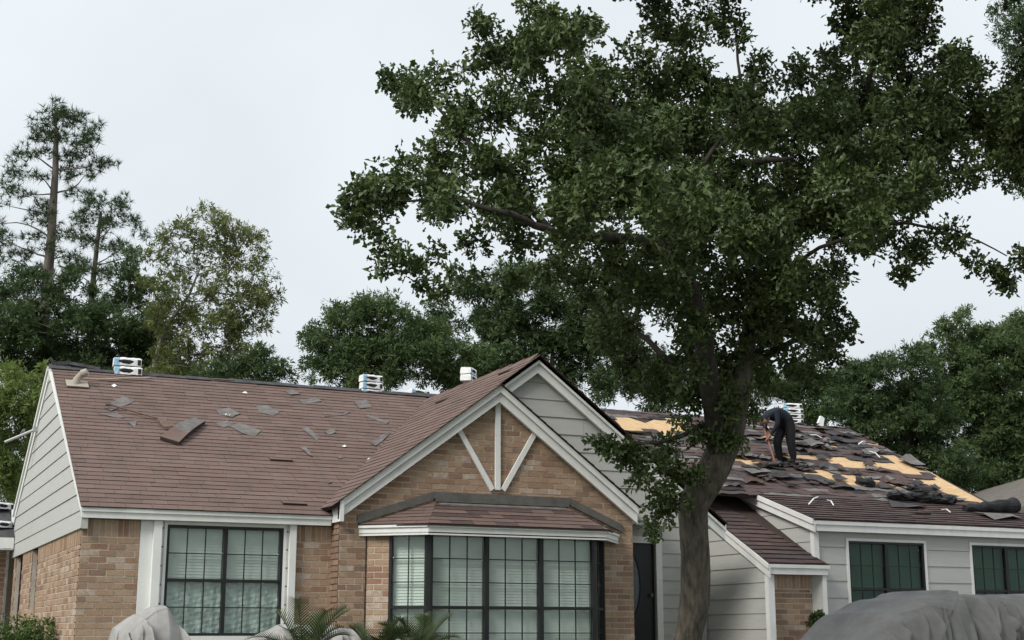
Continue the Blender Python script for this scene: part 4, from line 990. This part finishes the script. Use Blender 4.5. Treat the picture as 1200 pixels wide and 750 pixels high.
cover('covered_car', (ca.x-.25,-4.0,0), (cb.x+.9,-4.0,0), 1.8, smooth_prof([(0,.5,.7),(.06,H*.45,.84),(.13,H*.68,.88),(.21,H*.87,.9),(.285,H*.965,.88),(.345,H*1.0,.86),(.370,H*1.03,.84),(.393,H*.915,.66),(.418,H*.99,.88),(.62,H*1.01,.9),(.82,H*.93,.9),(.97,H*.6,.82),(1,.4,.7)]), M['cover'], 'car under a dark grey fabric cover parked before the right wing', 'covered car', nu=480, nv=110, folds=1.0, cr=.8, zg=g0)
ca = onY(119,752,-3.2); cb = onY(231,752,-3.2); zt = onY(176,706,-3.2).z
cover('covered_grill', (ca.x,-3.2,0), (cb.x,-3.2,0), .8, smooth_prof([(0,.6,.2),(.12,zt*.80-.1,.34),(.30,zt-.30,.40),(.50,zt-.20,.42),(.62,zt-.20,.42),(.80,zt-.42,.38),(.93,zt*.72-.1,.32),(1,.6,.2)]), M['coverl'], 'pale grey fabric cover draped over a dome shaped object below the left window', 'covered object', nu=170, nv=120, folds=1.7, seed=5, cr=.5, bx=(.62,.62), zg=.17)
ca = onY(284,750,-2.4); cb = onY(440,750,-2.4); zt = onY(330,728,-2.4).z
cover('covered_bench', (ca.x,-2.4,0), (cb.x,-2.4,0), .8, smooth_prof([(0,.7,.2),(.12,zt-.33,.34),(.3,zt-.23,.40),(.6,zt-.24,.4),(.85,zt-.30,.38),(1,.7,.2)]), M['coverl'], 'low pale grey cover half hidden behind the sago palm', 'covered object', nu=150, nv=100, folds=1.6, seed=7, cr=.5, bx=(.5,.5), zg=.2)

# ================================================================== PLANTS
def leafmesh(name, C, A, size, mat_, kind='oak', up=.35):
    """C centres, A axes (N,3): one small folded leaf each"""
    n = len(C); A = A/np.linalg.norm(A, axis=1, keepdims=True)
    nrm = rng.normal(size=(n,3)); nrm[:,2] += up*2; nrm -= (nrm*A).sum(1, keepdims=True)*A; nrm /= np.linalg.norm(nrm, axis=1, keepdims=True)
    sd_ = np.cross(nrm, A); sz = (size*rng.uniform(.65,1.3,n))[:,None]
    if kind == 'oak': pr = [(0,0,0),(.34,.17,.06),(.44,.06,.02),(.74,.27,.10),(1.05,.0,-.08),(.74,-.27,.10),(.44,-.06,.02),(.34,-.17,.06)]; fs = [(0,4,3,2,1),(0,7,6,5,4)]
    elif kind == 'leaf': pr = [(0,0,0),(.45,.27,.07),(1,0,-.05),(.45,-.27,.07)]; fs = [(0,2,1),(0,3,2)]
    elif kind == 'clump': pr = [(0,0,0),(.5,.32,.1),(1,.05,-.05),(.35,-.38,.05),(.80,-.66,.0),(.15,.52,.0),(.62,.78,-.08)]; fs = [(0,2,1),(0,4,3),(0,6,5)]
    else: pr = [(0,-.05,0),(0,.05,0),(1,0,0)]; fs = [(0,2,1)]
    k = len(pr); V = np.empty((n,k,3))
    for i, (a, b, c) in enumerate(pr): V[:,i] = C+sz*(a*A+b*sd_+c*nrm)
    tot = sum(len(f) for f in fs); base = (np.arange(n)*k)[:,None]
    loops = (base+np.array([i for f in fs for i in f])[None]).ravel()
    st = np.cumsum([0]+[len(f) for f in fs])[:-1]; starts = ((np.arange(n)*tot)[:,None]+st[None]).ravel()
    me = bpy.data.meshes.new(name); me.vertices.add(n*k); me.vertices.foreach_set('co', V.astype(np.float32).ravel())
    me.loops.add(len(loops)); me.loops.foreach_set('vertex_index', loops.astype(np.int32)); me.polygons.add(len(starts)); me.polygons.foreach_set('loop_start', starts.astype(np.int32))
    me.materials.append(mat_); me.update(calc_edges=True); me.validate(); return me
def blob_points(cen, rad, n, shell=.55, flat=1.0):
    d = rng.normal(size=(n,3)); d /= np.linalg.norm(d, axis=1, keepdims=True)
    r = rng.uniform(0,1,n)**(1/3); r = shell+(1-shell)*r if shell < 1 else r
    r *= np.where(rng.uniform(size=n) < .12, 1.18, 1.0)
    lump_ = 1+.22*np.sin(d[:,0]*5+cen[0]*3)*np.sin(d[:,1]*5+cen[1])*np.cos(d[:,2]*4+cen[2])
    return np.array(cen)+d*(r*lump_)[:,None]*rad*np.array([1,1,flat]), d
def sprays(P, D, per, spread, droop=-.1):
    n = len(P); C = np.repeat(P, per, 0); A = np.repeat(D, per, 0)*.55+rng.normal(size=(n*per,3))*.75; A[:,2] += droop
    C = C+rng.normal(size=C.shape)*spread; return C, A
def limb(mb, a, b, r0, r1, bend=.15, n=6, k=7):
    a = Vector(a); b = Vector(b); L_ = (b-a).length; off = Vector((random.uniform(-1,1),random.uniform(-1,1),random.uniform(-.3,1)))*L_*bend
    pts = [a.lerp(b,i/n)+off*math.sin(math.pi*i/n)+Vector((random.uniform(-1,1),random.uniform(-1,1),random.uniform(-1,1)))*L_*.02*(0 < i < n) for i in range(n+1)]
    mb.tube(pts, [r0+(r1-r0)*i/n for i in range(n+1)], k); return pts

def oak():
    Z = 14.5; foot = atZ(812,820,Z); foot.z = .2
    tr = empty('oak_tree', 'big dark green oak in the front yard with curved grey trunk before the porch', 'tree', foot)
    T = lambda x, y, dz=0: atZ(x, y, Z+dz)-foot
    # trunk: base, sweep right, fork
    tp = [(Vector((.0,0,-.1)),.19), (T(803,765),.150), (T(807,745),.142), (T(814,705),.152), (T(815,660),.148), (T(813,620),.143), (T(814,590),.15), (T(833,555),.162), (T(852,515),.148), (T(861,485),.128), (T(867,455,.12),.105), (T(872,425,.22),.09)]
    t = MB(); pts = []; rd = []
    for k_ in range(len(tp)-1):
        p0, p1, p2, p3 = tp[max(k_-1,0)], tp[k_], tp[k_+1], tp[min(k_+2,len(tp)-1)]
        for i in range(16):
            u = i/16; f_ = lambda a, b, c, d: .5*((2*b)+(c-a)*u+(2*a-5*b+4*c-d)*u*u+(3*b-a-3*c+d)*u**3)
            pts.append(f_(p0[0],p1[0],p2[0],p3[0])); rd.append(f_(p0[1],p1[1],p2[1],p3[1]))
    K = 64; V = []; F = []; ph = [random.uniform(0,6.28) for _ in range(12)]
    for i, p in enumerate(pts):
        d_ = (pts[min(i+1,len(pts)-1)]-pts[max(i-1,0)]).normalized(); x_ = d_.cross(Vector((0,1,0))).normalized(); y_ = d_.cross(x_)
        for j_ in range(K):
            a = 6.2832*j_/K; z_ = p.z
            fur = abs(math.sin(a*9+1.3*math.sin(z_*5+ph[0])+.8*math.sin(z_*11+ph[1])))**.5
            blk = math.sin(z_*19+2.5*math.sin(a*5+ph[2]))*math.sin(a*13+ph[3]+z_*4)
            r_ = rd[i]*(.965+.055*fur+.02*blk+.012*random.random()+.03*math.sin(a*2+z_*1.7+ph[4])); V.append(p+x_*math.cos(a)*r_+y_*math.sin(a)*r_)
    for i in range(len(pts)-1):
        for j_ in range(K): q = (j_+1) % K; F.append((i*K+j_, i*K+q, (i+1)*K+q, (i+1)*K+j_))
    t.raw(V, F); t.build('trunk', M['bark'], tr, smooth=True)
    def path(P, r0, r1):
        br = MB()
        q = [Vector(p) for p in P]; fine = []
        for i in range(len(q)-1):
            for s_ in range(4): fine.append(q[i].lerp(q[i+1], s_/4)+Vector((random.uniform(-.02,.02),)*3))
        fine.append(q[-1]); n = len(fine)-1; br.tube(fine, [r0+(r1-r0)*i/n for i in range(n+1)], 9, wob=.1); br.build('branch', M['limb'], tr, smooth=True)
    path([T(843,535),T(838,500,-.1),T(830,440,-.3),T(824,390,-.5),T(806,330,-.8),T(786,296,-1),T(784,255,-1.1),T(770,235,-1.2)], .115,.07)
    path([T(800,318,-.8),T(770,285,-1.2),T(715,278,-1.6),T(655,276,-1.9),T(600,250,-2.2),T(540,235,-2.3),T(460,235,-2.4)], .07,.008)
    path([T(784,255,-1.1),T(760,180,-.8),T(690,90,-.6),T(670,30,-.4)], .034,.010)
    path([T(784,255,-1.1),T(820,200,-.7),T(870,120,-.2),T(860,20,0)], .034,.010)
    path([T(860,492),T(868,440,.2),T(880,380,.4),T(905,320,.5),T(960,220,.7),T(1010,120,.8),T(1040,20,.8)], .12,.02)
    path([T(905,330,.5),T(960,290,.0),T(1050,260,-.4),T(1120,270,-.6),T(1180,300,-.7)], .026,.006)
    path([T(960,220,.7),T(1060,170,1),T(1160,150,1.1)], .05,.012)
    path([T(850,200,-.5),T(880,190,-.7),T(930,185,-1)], .05,.02)
    path([T(650,276,-1.9),T(560,180,-1.5),T(500,110,-1.2)], .04,.01)
    path([T(862,440,.2),T(930,400,.8),T(985,390,1.2)], .05,.012)
    path([T(824,500),T(770,520,-.5),T(720,520,-.9)], .03,.008)
    path([T(834,470),T(760,400,.6),T(690,350,1.2)], .05,.012)
    # foliage masses: where each hangs (x, y), its radius, its distance before or behind the trunk
    B = [(432,240,36,-2.4),(405,252,18,-2.4),(475,215,32,-2.2),(455,285,22,-2.4),(480,105,27,-1.2),(508,95,25,-1.2),(452,92,9,-1.2),(535,140,32,-1.3),(565,45,30,-.8),(552,75,25,-.8),(600,75,32,-.7),(592,120,34,-1.0),
     (545,190,38,-1.7),(590,190,40,-1.5),(505,170,22,-1.7),(520,235,30,-2.2),(455,310,20,-2.3),(480,325,18,-2.3),(508,300,18,-2.2),(590,240,34,-2.0),(640,60,36,-.6),(630,20,26,-.5),(668,28,30,-.4),(645,120,42,-.6),(650,180,45,-.9),(630,235,35,-1.5),
     (690,95,36,-.5),(700,150,45,-.4),(690,210,45,-1.0),(665,260,34,-1.7),(610,285,28,-1.8),(735,70,22,-.3),(755,100,36,-.2),(790,35,30,.1),(770,10,26,.1),(835,15,28,.1),(850,40,24,0),(800,85,42,.0),(840,105,42,0),(750,160,50,-.4),(810,160,52,-.3),(870,140,44,0),
     (740,225,46,-1.1),(800,230,50,-.9),(860,205,50,-.6),(885,90,28,.2),(905,165,42,.3),(950,130,40,.5),(930,85,26,.4),(975,75,28,.7),(1000,105,34,.8),(980,20,22,.8),(1010,15,30,.8),(1045,12,32,.8),(1085,15,24,.8),(1035,45,38,.8),(1000,45,26,.8),(1075,48,26,.8),
     (1060,90,34,.9),(1045,130,36,.9),(1090,120,36,1.0),(1125,80,32,1.0),(1130,120,40,1.0),(1105,165,42,1.0),(1150,150,40,1.1),(1190,140,44,1.1),(1200,110,36,1.1),(1185,190,34,1.1),(1235,160,60,1.1),(1270,110,60,1.1),(1280,220,60,.6),(1330,170,70,.8),(1300,40,70,.8),(1240,40,50,.9),(1370,90,80,.6),(1380,240,70,.4),(1120,-60,70,.6),(1220,-60,80,.6),(980,-60,80,.4),(860,-70,80,0),(740,-60,70,-.2),(900,-190,90,.2),(1050,-180,90,.4),(1300,-60,80,.6),(1300,270,75,-2.5),(1360,200,90,-2.8),(1310,110,85,-2.6),(1420,290,90,-2.2),(1340,300,80,1.8),(1300,20,80,-2.4),(860,-130,90,-2.6),(1150,-130,95,-2.8),(740,-120,80,-2.4),(1280,-100,90,-3.0),(1060,190,45,.9),(1010,170,48,.8),(960,185,48,.6),(1000,225,44,.5),(1050,235,34,.2),(1085,215,30,.4),(1120,205,24,.8),(1150,200,22,.9),  # unseen masses far right and overhead are added to shade the right wing
     (930,235,52,.2),(890,265,52,-.2),(960,275,42,.2),(1010,265,32,.1),(990,310,22,.2),(1040,270,22,-.2),(1062,285,22,-.4),(1080,300,20,-.5),(1065,320,13,-.5),(1100,275,20,-.5),(1130,288,16,-.6),(1150,305,15,-.6),(1172,318,17,-.7),(1190,300,13,-.7),(1180,335,8,-.7),(1020,296,10,-.1),
     (840,280,50,-.4),(790,285,34,-.9),(720,285,36,-1.4),(860,330,48,.0),(905,325,46,.3),(950,330,38,.6),(975,360,24,.9),(920,380,44,.6),(870,385,48,.2),(960,395,30,.9),(985,385,16,1.0),(900,425,38,.5),(940,430,28,.8),(980,420,12,1.0),(820,350,32,.3),(810,410,36,.4),(860,440,36,.3),(775,350,30,.8),(760,300,25,-.3),
     (770,445,34,.3),(810,470,34,.0),(850,470,26,-.2),(716,527,10,-.9),(745,530,19,-.7),(782,528,22,-.4),(760,548,24,-.6),(735,540,16,-.8),(800,545,26,-.3),(770,575,18,-.5),(795,585,16,-.4),(830,505,24,-.2),(702,520,7,-.9),(775,600,10,-.4),(860,520,14,-.3),(870,480,18,.1),(765,620,7,-.5),
     (815,440,20,-.6),(826,398,24,-.9),(800,372,24,-1.0),(785,318,24,-1.3),(690,330,36,1.0),(720,380,38,1.2),(660,310,26,.4),(740,330,34,.8),(745,420,34,.9),(640,310,22,.0),(560,285,20,-1.4),(545,315,18,-1.4),(520,345,14,-1.4),(600,330,22,-.8)]
    Cs = []; As = []
    S1 = Z/FOC
    lo_ = []
    for x, y, r, dz in B:
        dep = 2.9*math.sqrt(max(.03,1-((x-850)/500)**2))*min(1,max(.10,(470-y)/170)); inner = r > 26
        nsub = max(2, int(r*r/165)); reps = [0]
        if inner and y < 400 and (x > 660 or random.random() < .5) and random.random() < .7: reps = [0, random.uniform(.5,1)*dep]+([-random.uniform(.5,1)*dep] if random.random() < .6 or x > 1000 else [])
        for dd in reps:
            for _ in range(nsub if dd == 0 else int(nsub*.75)):
                a = random.uniform(0,6.283); q = math.sqrt(random.random())*r*.80; rr = min(r*.6, random.uniform(9,17))
                lo_.append((x+q*math.cos(a), y+q*math.sin(a)*.92, rr, dz+dd+random.uniform(-.5,.5)*r*S1))
    for x, y, r, dz in lo_:
        R_ = r*S1*(1+dz/Z); n = int(8+350*R_*R_); c = T(x,y,dz)
        P, D = blob_points(c, R_, n, .45, .72)
        C_, A_ = sprays(P, D, 7, .035, -.05); Cs.append(C_); As.append(A_)
    C_ = np.concatenate(Cs); A_ = np.concatenate(As)
    print('oak leaves', len(C_))
    link('crown', leafmesh('crown', C_, A_, .079, M['oak'], 'oak', .22), tr)
oak()

def tree(name, label, cat_mat, Z, blobs, trunk, bark='bark3', size=.16, kind='clump', dens=1.0, per=5, limbs=True, rtr=.16, group=None, shell=.3, flat=.85, dspread=.8):
    b0 = atZ(*trunk[0], Z); foot = Vector((b0.x, b0.y, .2)); tr = empty(name, label, 'tree', foot, None, group)
    T = lambda x, y, dz=0: atZ(x, y, Z+dz)-foot
    t = MB(); P = [Vector((0,0,0))]+[T(x,y) for x, y in trunk]; n = len(P)-1
    if P[1].z < P[0].z+.3: P = P[1:]; n -= 1
    fine = []
    for i in range(n):
        for s_ in range(3): fine.append(P[i].lerp(P[i+1],s_/3))
    fine.append(P[-1]); k = len(fine)-1
    t.tube(fine, [rtr*(1-.75*(i/k)**1.3) for i in range(k+1)], 9, wob=.06); t.build('trunk', M[bark], tr, smooth=True)
    Cs = []; As = []; lb_ = MB()
    for x, y, r in blobs:
        R_ = r*Z/FOC; dz = random.uniform(-1,1)*R_*dspread; c = T(x,y,dz)
        for _ in range(max(2, int(r*r/(58 if kind != 'needle' else 28)))):
            a = random.uniform(0,6.283); q = math.sqrt(random.random())*r*.82; rs_ = random.uniform(.28,.5)*R_ if kind != 'needle' else random.uniform(.3,.5)*R_
            cc = T(x+q*math.cos(a), y+q*math.sin(a)*flat, dz+random.uniform(-1,1)*R_)
            nn = int((6+210*rs_*rs_)*dens)
            Pp, D = blob_points(cc, rs_, nn, shell, .75)
            if kind == 'needle':
                Cn = np.repeat(Pp, 16, 0); An = np.repeat(D*.5+np.array([0,0,.3]), 16, 0)+rng.normal(size=(len(Pp)*16,3))*.8; Cs.append(Cn); As.append(An)
            else: C_, A_ = sprays(Pp, D, per, size*.5, -.05); Cs.append(C_); As.append(A_)
        if limbs and random.random() < .45:
            fz = min(range(len(fine)), key=lambda i: (fine[i]-c).length+abs(fine[i].z-(c.z-R_))*.6+(0 if fine[i].z < c.z+.2 else 5)); lb_ = MB(); limb(lb_, fine[fz], c, max(.015,rtr*.24*(1-.6*fz/k)), .008, .14); lb_.build('branch', M[bark], tr, smooth=True)
    C_ = np.concatenate(Cs); A_ = np.concatenate(As); link('crown', leafmesh('crown', C_, A_, size, M[cat_mat], kind, .15), tr); return len(C_)
BGG = 'trees behind the house'
tree('pine_tree', 'tall bare trunked pine towering at the left above all other trees', 'pine', 42,
  [(62,132,20),(45,148,17),(85,140,20),(108,150,15),(38,163,14),(66,158,20),(96,165,20),(116,166,9),(28,178,16),(55,180,16),(85,185,18),(112,192,17),(132,193,10),(20,200,17),(45,205,14),(75,205,16),(100,205,14),(8,222,16),(30,228,13),(5,240,10),(50,240,16),(85,225,13),(60,258,18),(40,255,14),(0,280,18),(-12,262,18),(75,275,16),(5,300,16),(60,290,14),(40,280,14),(30,300,16),(80,300,14),(55,315,14),(62,118,8)],
  [(42,470),(47,425),(54,350),(60,280),(65,200),(66,150)], 'bark2', .20, 'needle', .36, rtr=.24, shell=.15, flat=.55)
tree('pine_tree', 'second darker pine right of the tall pine with branches half bare', 'pine', 46,
  [(115,235,18),(140,240,18),(100,255,18),(130,262,20),(155,260,15),(165,275,12),(110,285,18),(140,292,16),(165,300,14),(95,310,18),(120,320,18),(100,230,12),(90,275,14),(80,320,18)],
  [(100,470),(105,420),(108,340),(118,250)], 'bark2', .20, 'needle', .40, rtr=.2, shell=.15, flat=.65)
tree('broadleaf_tree', 'olive green broadleaf tree with pale leaning branches right of the pines', 'olive', 36,
  [(220,262,20),(245,258,22),(205,285,18),(240,290,24),(270,275,22),(295,285,20),(265,305,24),(300,310,20),(318,330,13),(225,320,20),(255,335,24),(290,345,24),(315,360,14),(240,365,22),(275,375,24),(305,385,16),(220,400,22),(255,410,24),(290,415,20),(180,300,16),(175,330,18),(195,270,14),(230,430,26),(280,435,22),(200,345,22),(188,375,24),(210,375,24),(200,420,26),(260,380,26),(300,345,22),(320,345,12),(308,370,18),(285,405,22),(205,310,20),(190,440,24),(265,265,18)],
  [(172,480),(182,425),(190,395),(204,370),(222,345),(236,310)], 'bark3', .14, 'clump', .55, rtr=.085, shell=.25)
tree('broadleaf_tree', 'dull dark green tree filling in below the pines', 'deep', 39,
  [(30,350,24),(70,345,22),(20,385,26),(60,385,26),(100,360,24),(135,350,24),(110,395,26),(150,390,24),(175,370,18),(165,415,26),(130,425,26),(90,425,26),(200,425,22),(190,350,16),(10,410,26),(150,330,18),(150,305,16),(165,335,18),(30,325,18),(100,335,16),(60,415,28),(0,350,24),(-10,380,26),(45,330,16),(85,325,16),(120,375,28),(165,390,26),(185,410,28),(75,440,28),(30,430,26),(120,445,28),(160,445,28),(215,445,26),(20,370,26)],
  [(150,480),(150,420),(140,370)], 'bark3', .15, 'clump', 1.0, rtr=.16, shell=.2, dspread=1.4)
tree('broadleaf_tree', 'low dark tree at the right end of the left tree group', 'deep', 34,
  [(305,420,18),(322,430,16),(290,435,22),(335,440,14),(260,440,22),(240,445,20),(312,446,20)], [(300,480),(302,440),(304,420)], 'bark3', .14, 'clump', 1.0, rtr=.1)
tree('bright_tree', 'bright yellow green bushy tree left of the left gable', 'bright', 27,
  [(20,445,24),(48,440,13),(5,470,24),(35,475,24),(12,510,26),(40,505,16),(0,545,26),(25,545,22),(5,580,24),(-20,480,30),(-20,540,30),(30,570,14),(45,460,14)], [(8,680),(10,600),(15,520)], 'bark3', .11, 'clump', 1.3, rtr=.1, shell=.25)
tree('round_tree', 'round mid green tree behind the middle of the left ridge', 'mid', 34,
  [(370,400,22),(355,420,13),(400,378,26),(430,370,26),(455,365,22),(390,415,26),(425,405,28),(460,400,28),(370,435,18),(410,440,26),(450,438,28),(490,385,28),(490,425,30),(520,400,28),(525,440,28),(550,420,26)],
  [(440,520),(442,460),(445,410)], 'bark3', .135, 'clump', 1.15, rtr=.16, shell=.25)
tree('broadleaf_tree', 'mid green tree seen below the oak branches above the siding gable', 'deep', 37,
  [(555,340,26),(590,330,26),(620,320,24),(560,380,30),(600,370,32),(640,355,30),(680,360,30),(585,415,32),(625,405,32),(665,400,32),(700,410,30),(735,400,28),(700,450,28),(660,440,28),(740,445,26),(560,435,26),(610,445,26),(720,350,22),(775,430,28),(770,470,22),(800,450,24),(520,365,22)],
  [(640,560),(645,480),(648,400)], 'bark3', .145, 'clump', .95, rtr=.18, shell=.2)
tree('broadleaf_tree', 'yellow green tree behind the worker below the oak crown', 'mid', 40,
  [(880,440,26),(910,455,28),(945,445,28),(975,450,26),(900,490,24),(935,485,26),(965,485,24),(995,470,24),(860,475,20),(990,440,18),(840,450,24)],
  [(930,600),(932,520),(935,470)], 'bark3', .14, 'clump', 1.1, rtr=.15, shell=.25)
tree('broadleaf_tree', 'dark dense tree right of the worker behind the stripped ridge', 'deep', 36,
  [(985,470,22),(1000,500,24),(985,440,16),(1040,480,28),(1015,445,24),(1120,560,26),(1075,480,28),(1010,440,20),(1035,432,22),(1060,425,22),(1015,475,26),(1050,465,28),(1085,455,26),(1030,510,26),(1065,505,28),(1100,495,28),(1085,540,28),(1050,535,24),(1110,535,26),(1075,420,14)],
  [(1060,640),(1062,560),(1064,480)], 'bark3', .14, 'clump', 1.2, rtr=.16, shell=.25)
tree('broadleaf_tree', 'tall lighter green tree at the right edge of the photo', 'mid', 39,
  [(1160,560,26),(1120,580,22),(1200,580,24),(1150,410,26),(1190,400,28),(1145,465,30),(1190,495,32),(1110,392,20),(1135,378,18),(1100,415,22),(1130,410,26),(1160,400,22),(1185,385,22),(1120,445,28),(1155,440,30),(1195,425,32),(1130,480,28),(1170,480,32),(1210,470,36),(1140,515,28),(1180,525,30),(1215,520,34),(1230,400,36),(1150,550,24),(1190,555,24)],
  [(1165,660),(1165,560),(1160,470)], 'bark3', .145, 'clump', 1.2, rtr=.2, shell=.25)
tree('broadleaf_tree', 'wispy grey green treetop reaching in at the upper right corner', 'deep', 30,
  [(1172,20,18),(1185,45,18),(1200,15,26),(1165,42,10),(1205,60,24),(1230,30,36),(1225,80,34),(1190,70,12),(1192,205,8),(1196,222,8),(1215,190,20),(1240,140,34)],
  [(1290,700),(1285,400),(1270,200),(1245,60)], 'bark3', .12, 'clump', .75, rtr=.22, shell=.1)
# sago palms in front of the bay
def sago(x, y, Y, n, ln, label, seed):
    rs = random.Random(seed); p = onY(x,y,Y); foot = Vector((p.x,p.y,.25)); e = empty('sago_palm', label, 'palm', foot, None, 'sago palms before the bay window'); top = p-foot
    t = MB(); t.tube([Vector(), top*.6, top], [.11,.10,.08], 9, wob=.15); t.build('stem', M['bark'], e)
    for i in range(n):
        az = 6.2832*i/n+rs.uniform(-.2,.2); el = rs.uniform(.45,1.15); d = Vector((math.cos(az)*math.cos(el),math.sin(az)*math.cos(el),math.sin(el))); L_ = ln*rs.uniform(.8,1.1)
        f = MB(); k = 22; prev = top; pts = [top+d*L_*s_/k+Vector((0,0,-.55*L_*(s_/k)**2.4*math.cos(el))) for s_ in range(k+1)]
        f.tube(pts, [.008*(1-.8*s_/k) for s_ in range(k+1)], 4)
        sd_ = d.cross(Vector((0,0,1))).normalized(); upn = sd_.cross(d)
        for s_ in range(3, k+1):
            ll = .22*math.sin(math.pi*min(1,(s_+2)/(k+4)))**.6; ax = (pts[s_]-pts[s_-1]).normalized()
            for q in (-1,1):
                tipp = pts[s_]+(sd_*q*.75+ax*.62+upn*.28)*ll; w_ = ax*.0105
                f.face([pts[s_]-w_, pts[s_]+w_, tipp]); 
        f.build('frond', M['palm'], e)
sago(356,776,-3.4,19,.80,'light green sago palm with fanned fronds left of the bay window',1)
sago(440,778,-2.9,16,.62,'darker sago palm in the middle of the three before the bay',2)
sago(488,776,-2.9,17,.74,'rightmost sago palm with fronds over the lower bay panes',3)
def shrub(name, label, P, rx, h, m, size, n, cat='shrub'):
    foot = Vector(P); e = empty(name, label, cat, foot); t = MB()
    for i in range(5): limb(t, (0,0,0), (random.uniform(-1,1)*rx*.6, random.uniform(-1,1)*rx*.6, h*.7), .02,.006)
    t.build('stem', M['bark3'], e); Cs = []; As = []
    for i in range(9):
        c = (random.uniform(-.55,.55)*rx, random.uniform(-.55,.55)*rx, h*(.45+.3*random.random())); Pp, D = blob_points(c, .52*rx, n//9, .4, .9); a, b = sprays(Pp, D, 6, size*.4, .1); Cs.append(a); As.append(b)
    link('crown', leafmesh('crown', np.concatenate(Cs), np.concatenate(As), size, M[m], 'leaf', .5), e)
p = onY(18,730,1.6); shrub('green_shrub', 'bright green rounded shrub in the lower left corner by the brick wall', (p.x,1.6,.2), .62, p.z-.2+.12, 'hedge', .05, 1500)
p = onY(972,700,-.9); shrub('slim_conifer', 'slim dark evergreen shrub between the low corner post and the covered car', (p.x+.05,-.6,.2), .14, p.z+.05, 'deep', .05, 500)

# ================================================================== NEIGHBOUR
nb = empty('neighbour_house', 'neighbouring house showing only its grey brown roof beyond the right rake', 'house', (30,22,0))
NZ = 32; A_ = atZ(1128,574,NZ+5); B_ = atZ(1215,564.5,NZ); dv = (B_-A_); dv.z = 0; dv.normalize(); sdn = Vector((-dv.y,dv.x,0))
if sdn.dot(CAM-A_) < 0: sdn = -sdn
rz_ = (A_.z+B_.z)/2; A_.z = rz_; B_.z = rz_; A_ = A_-dv*4; B_ = B_+dv*6; O = Vector((30,22,0))
t = MB(); lo = lambda p, s_: p+s_*sdn*5.5-Vector((0,0,2.6))
for s_ in (1,-1):
    Q = [A_, B_, lo(B_,s_), lo(A_,s_)]; t.prism([q-O for q in Q], [q-O-Vector((0,0,.12)) for q in Q])
t.build('roof', M['farroof'], nb)
t = MB()
dq = dv*.4; Q = [A_+dq+sdn*5, B_-dq+sdn*5, B_-dq-sdn*5, A_+dq-sdn*5]; t.prism([Vector((q.x,q.y,rz_-2.5))-O for q in Q], [Vector((q.x,q.y,.1))-O for q in Q]); 
for E_, e2 in ((A_, B_), (B_, A_)):
    q = E_+(e2-E_).normalized()*.4; t.prism([Vector(p)-O for p in ((q.x+sdn.x*5, q.y+sdn.y*5, rz_-2.49), (q.x-sdn.x*5, q.y-sdn.y*5, rz_-2.49), (q.x, q.y, rz_-.12))], [Vector(p)+(e2-E_).normalized()*.15-O for p in ((q.x+sdn.x*5, q.y+sdn.y*5, rz_-2.49), (q.x-sdn.x*5, q.y-sdn.y*5, rz_-2.49), (q.x, q.y, rz_-.12))])
t.build('wall', BRICK[1], nb)
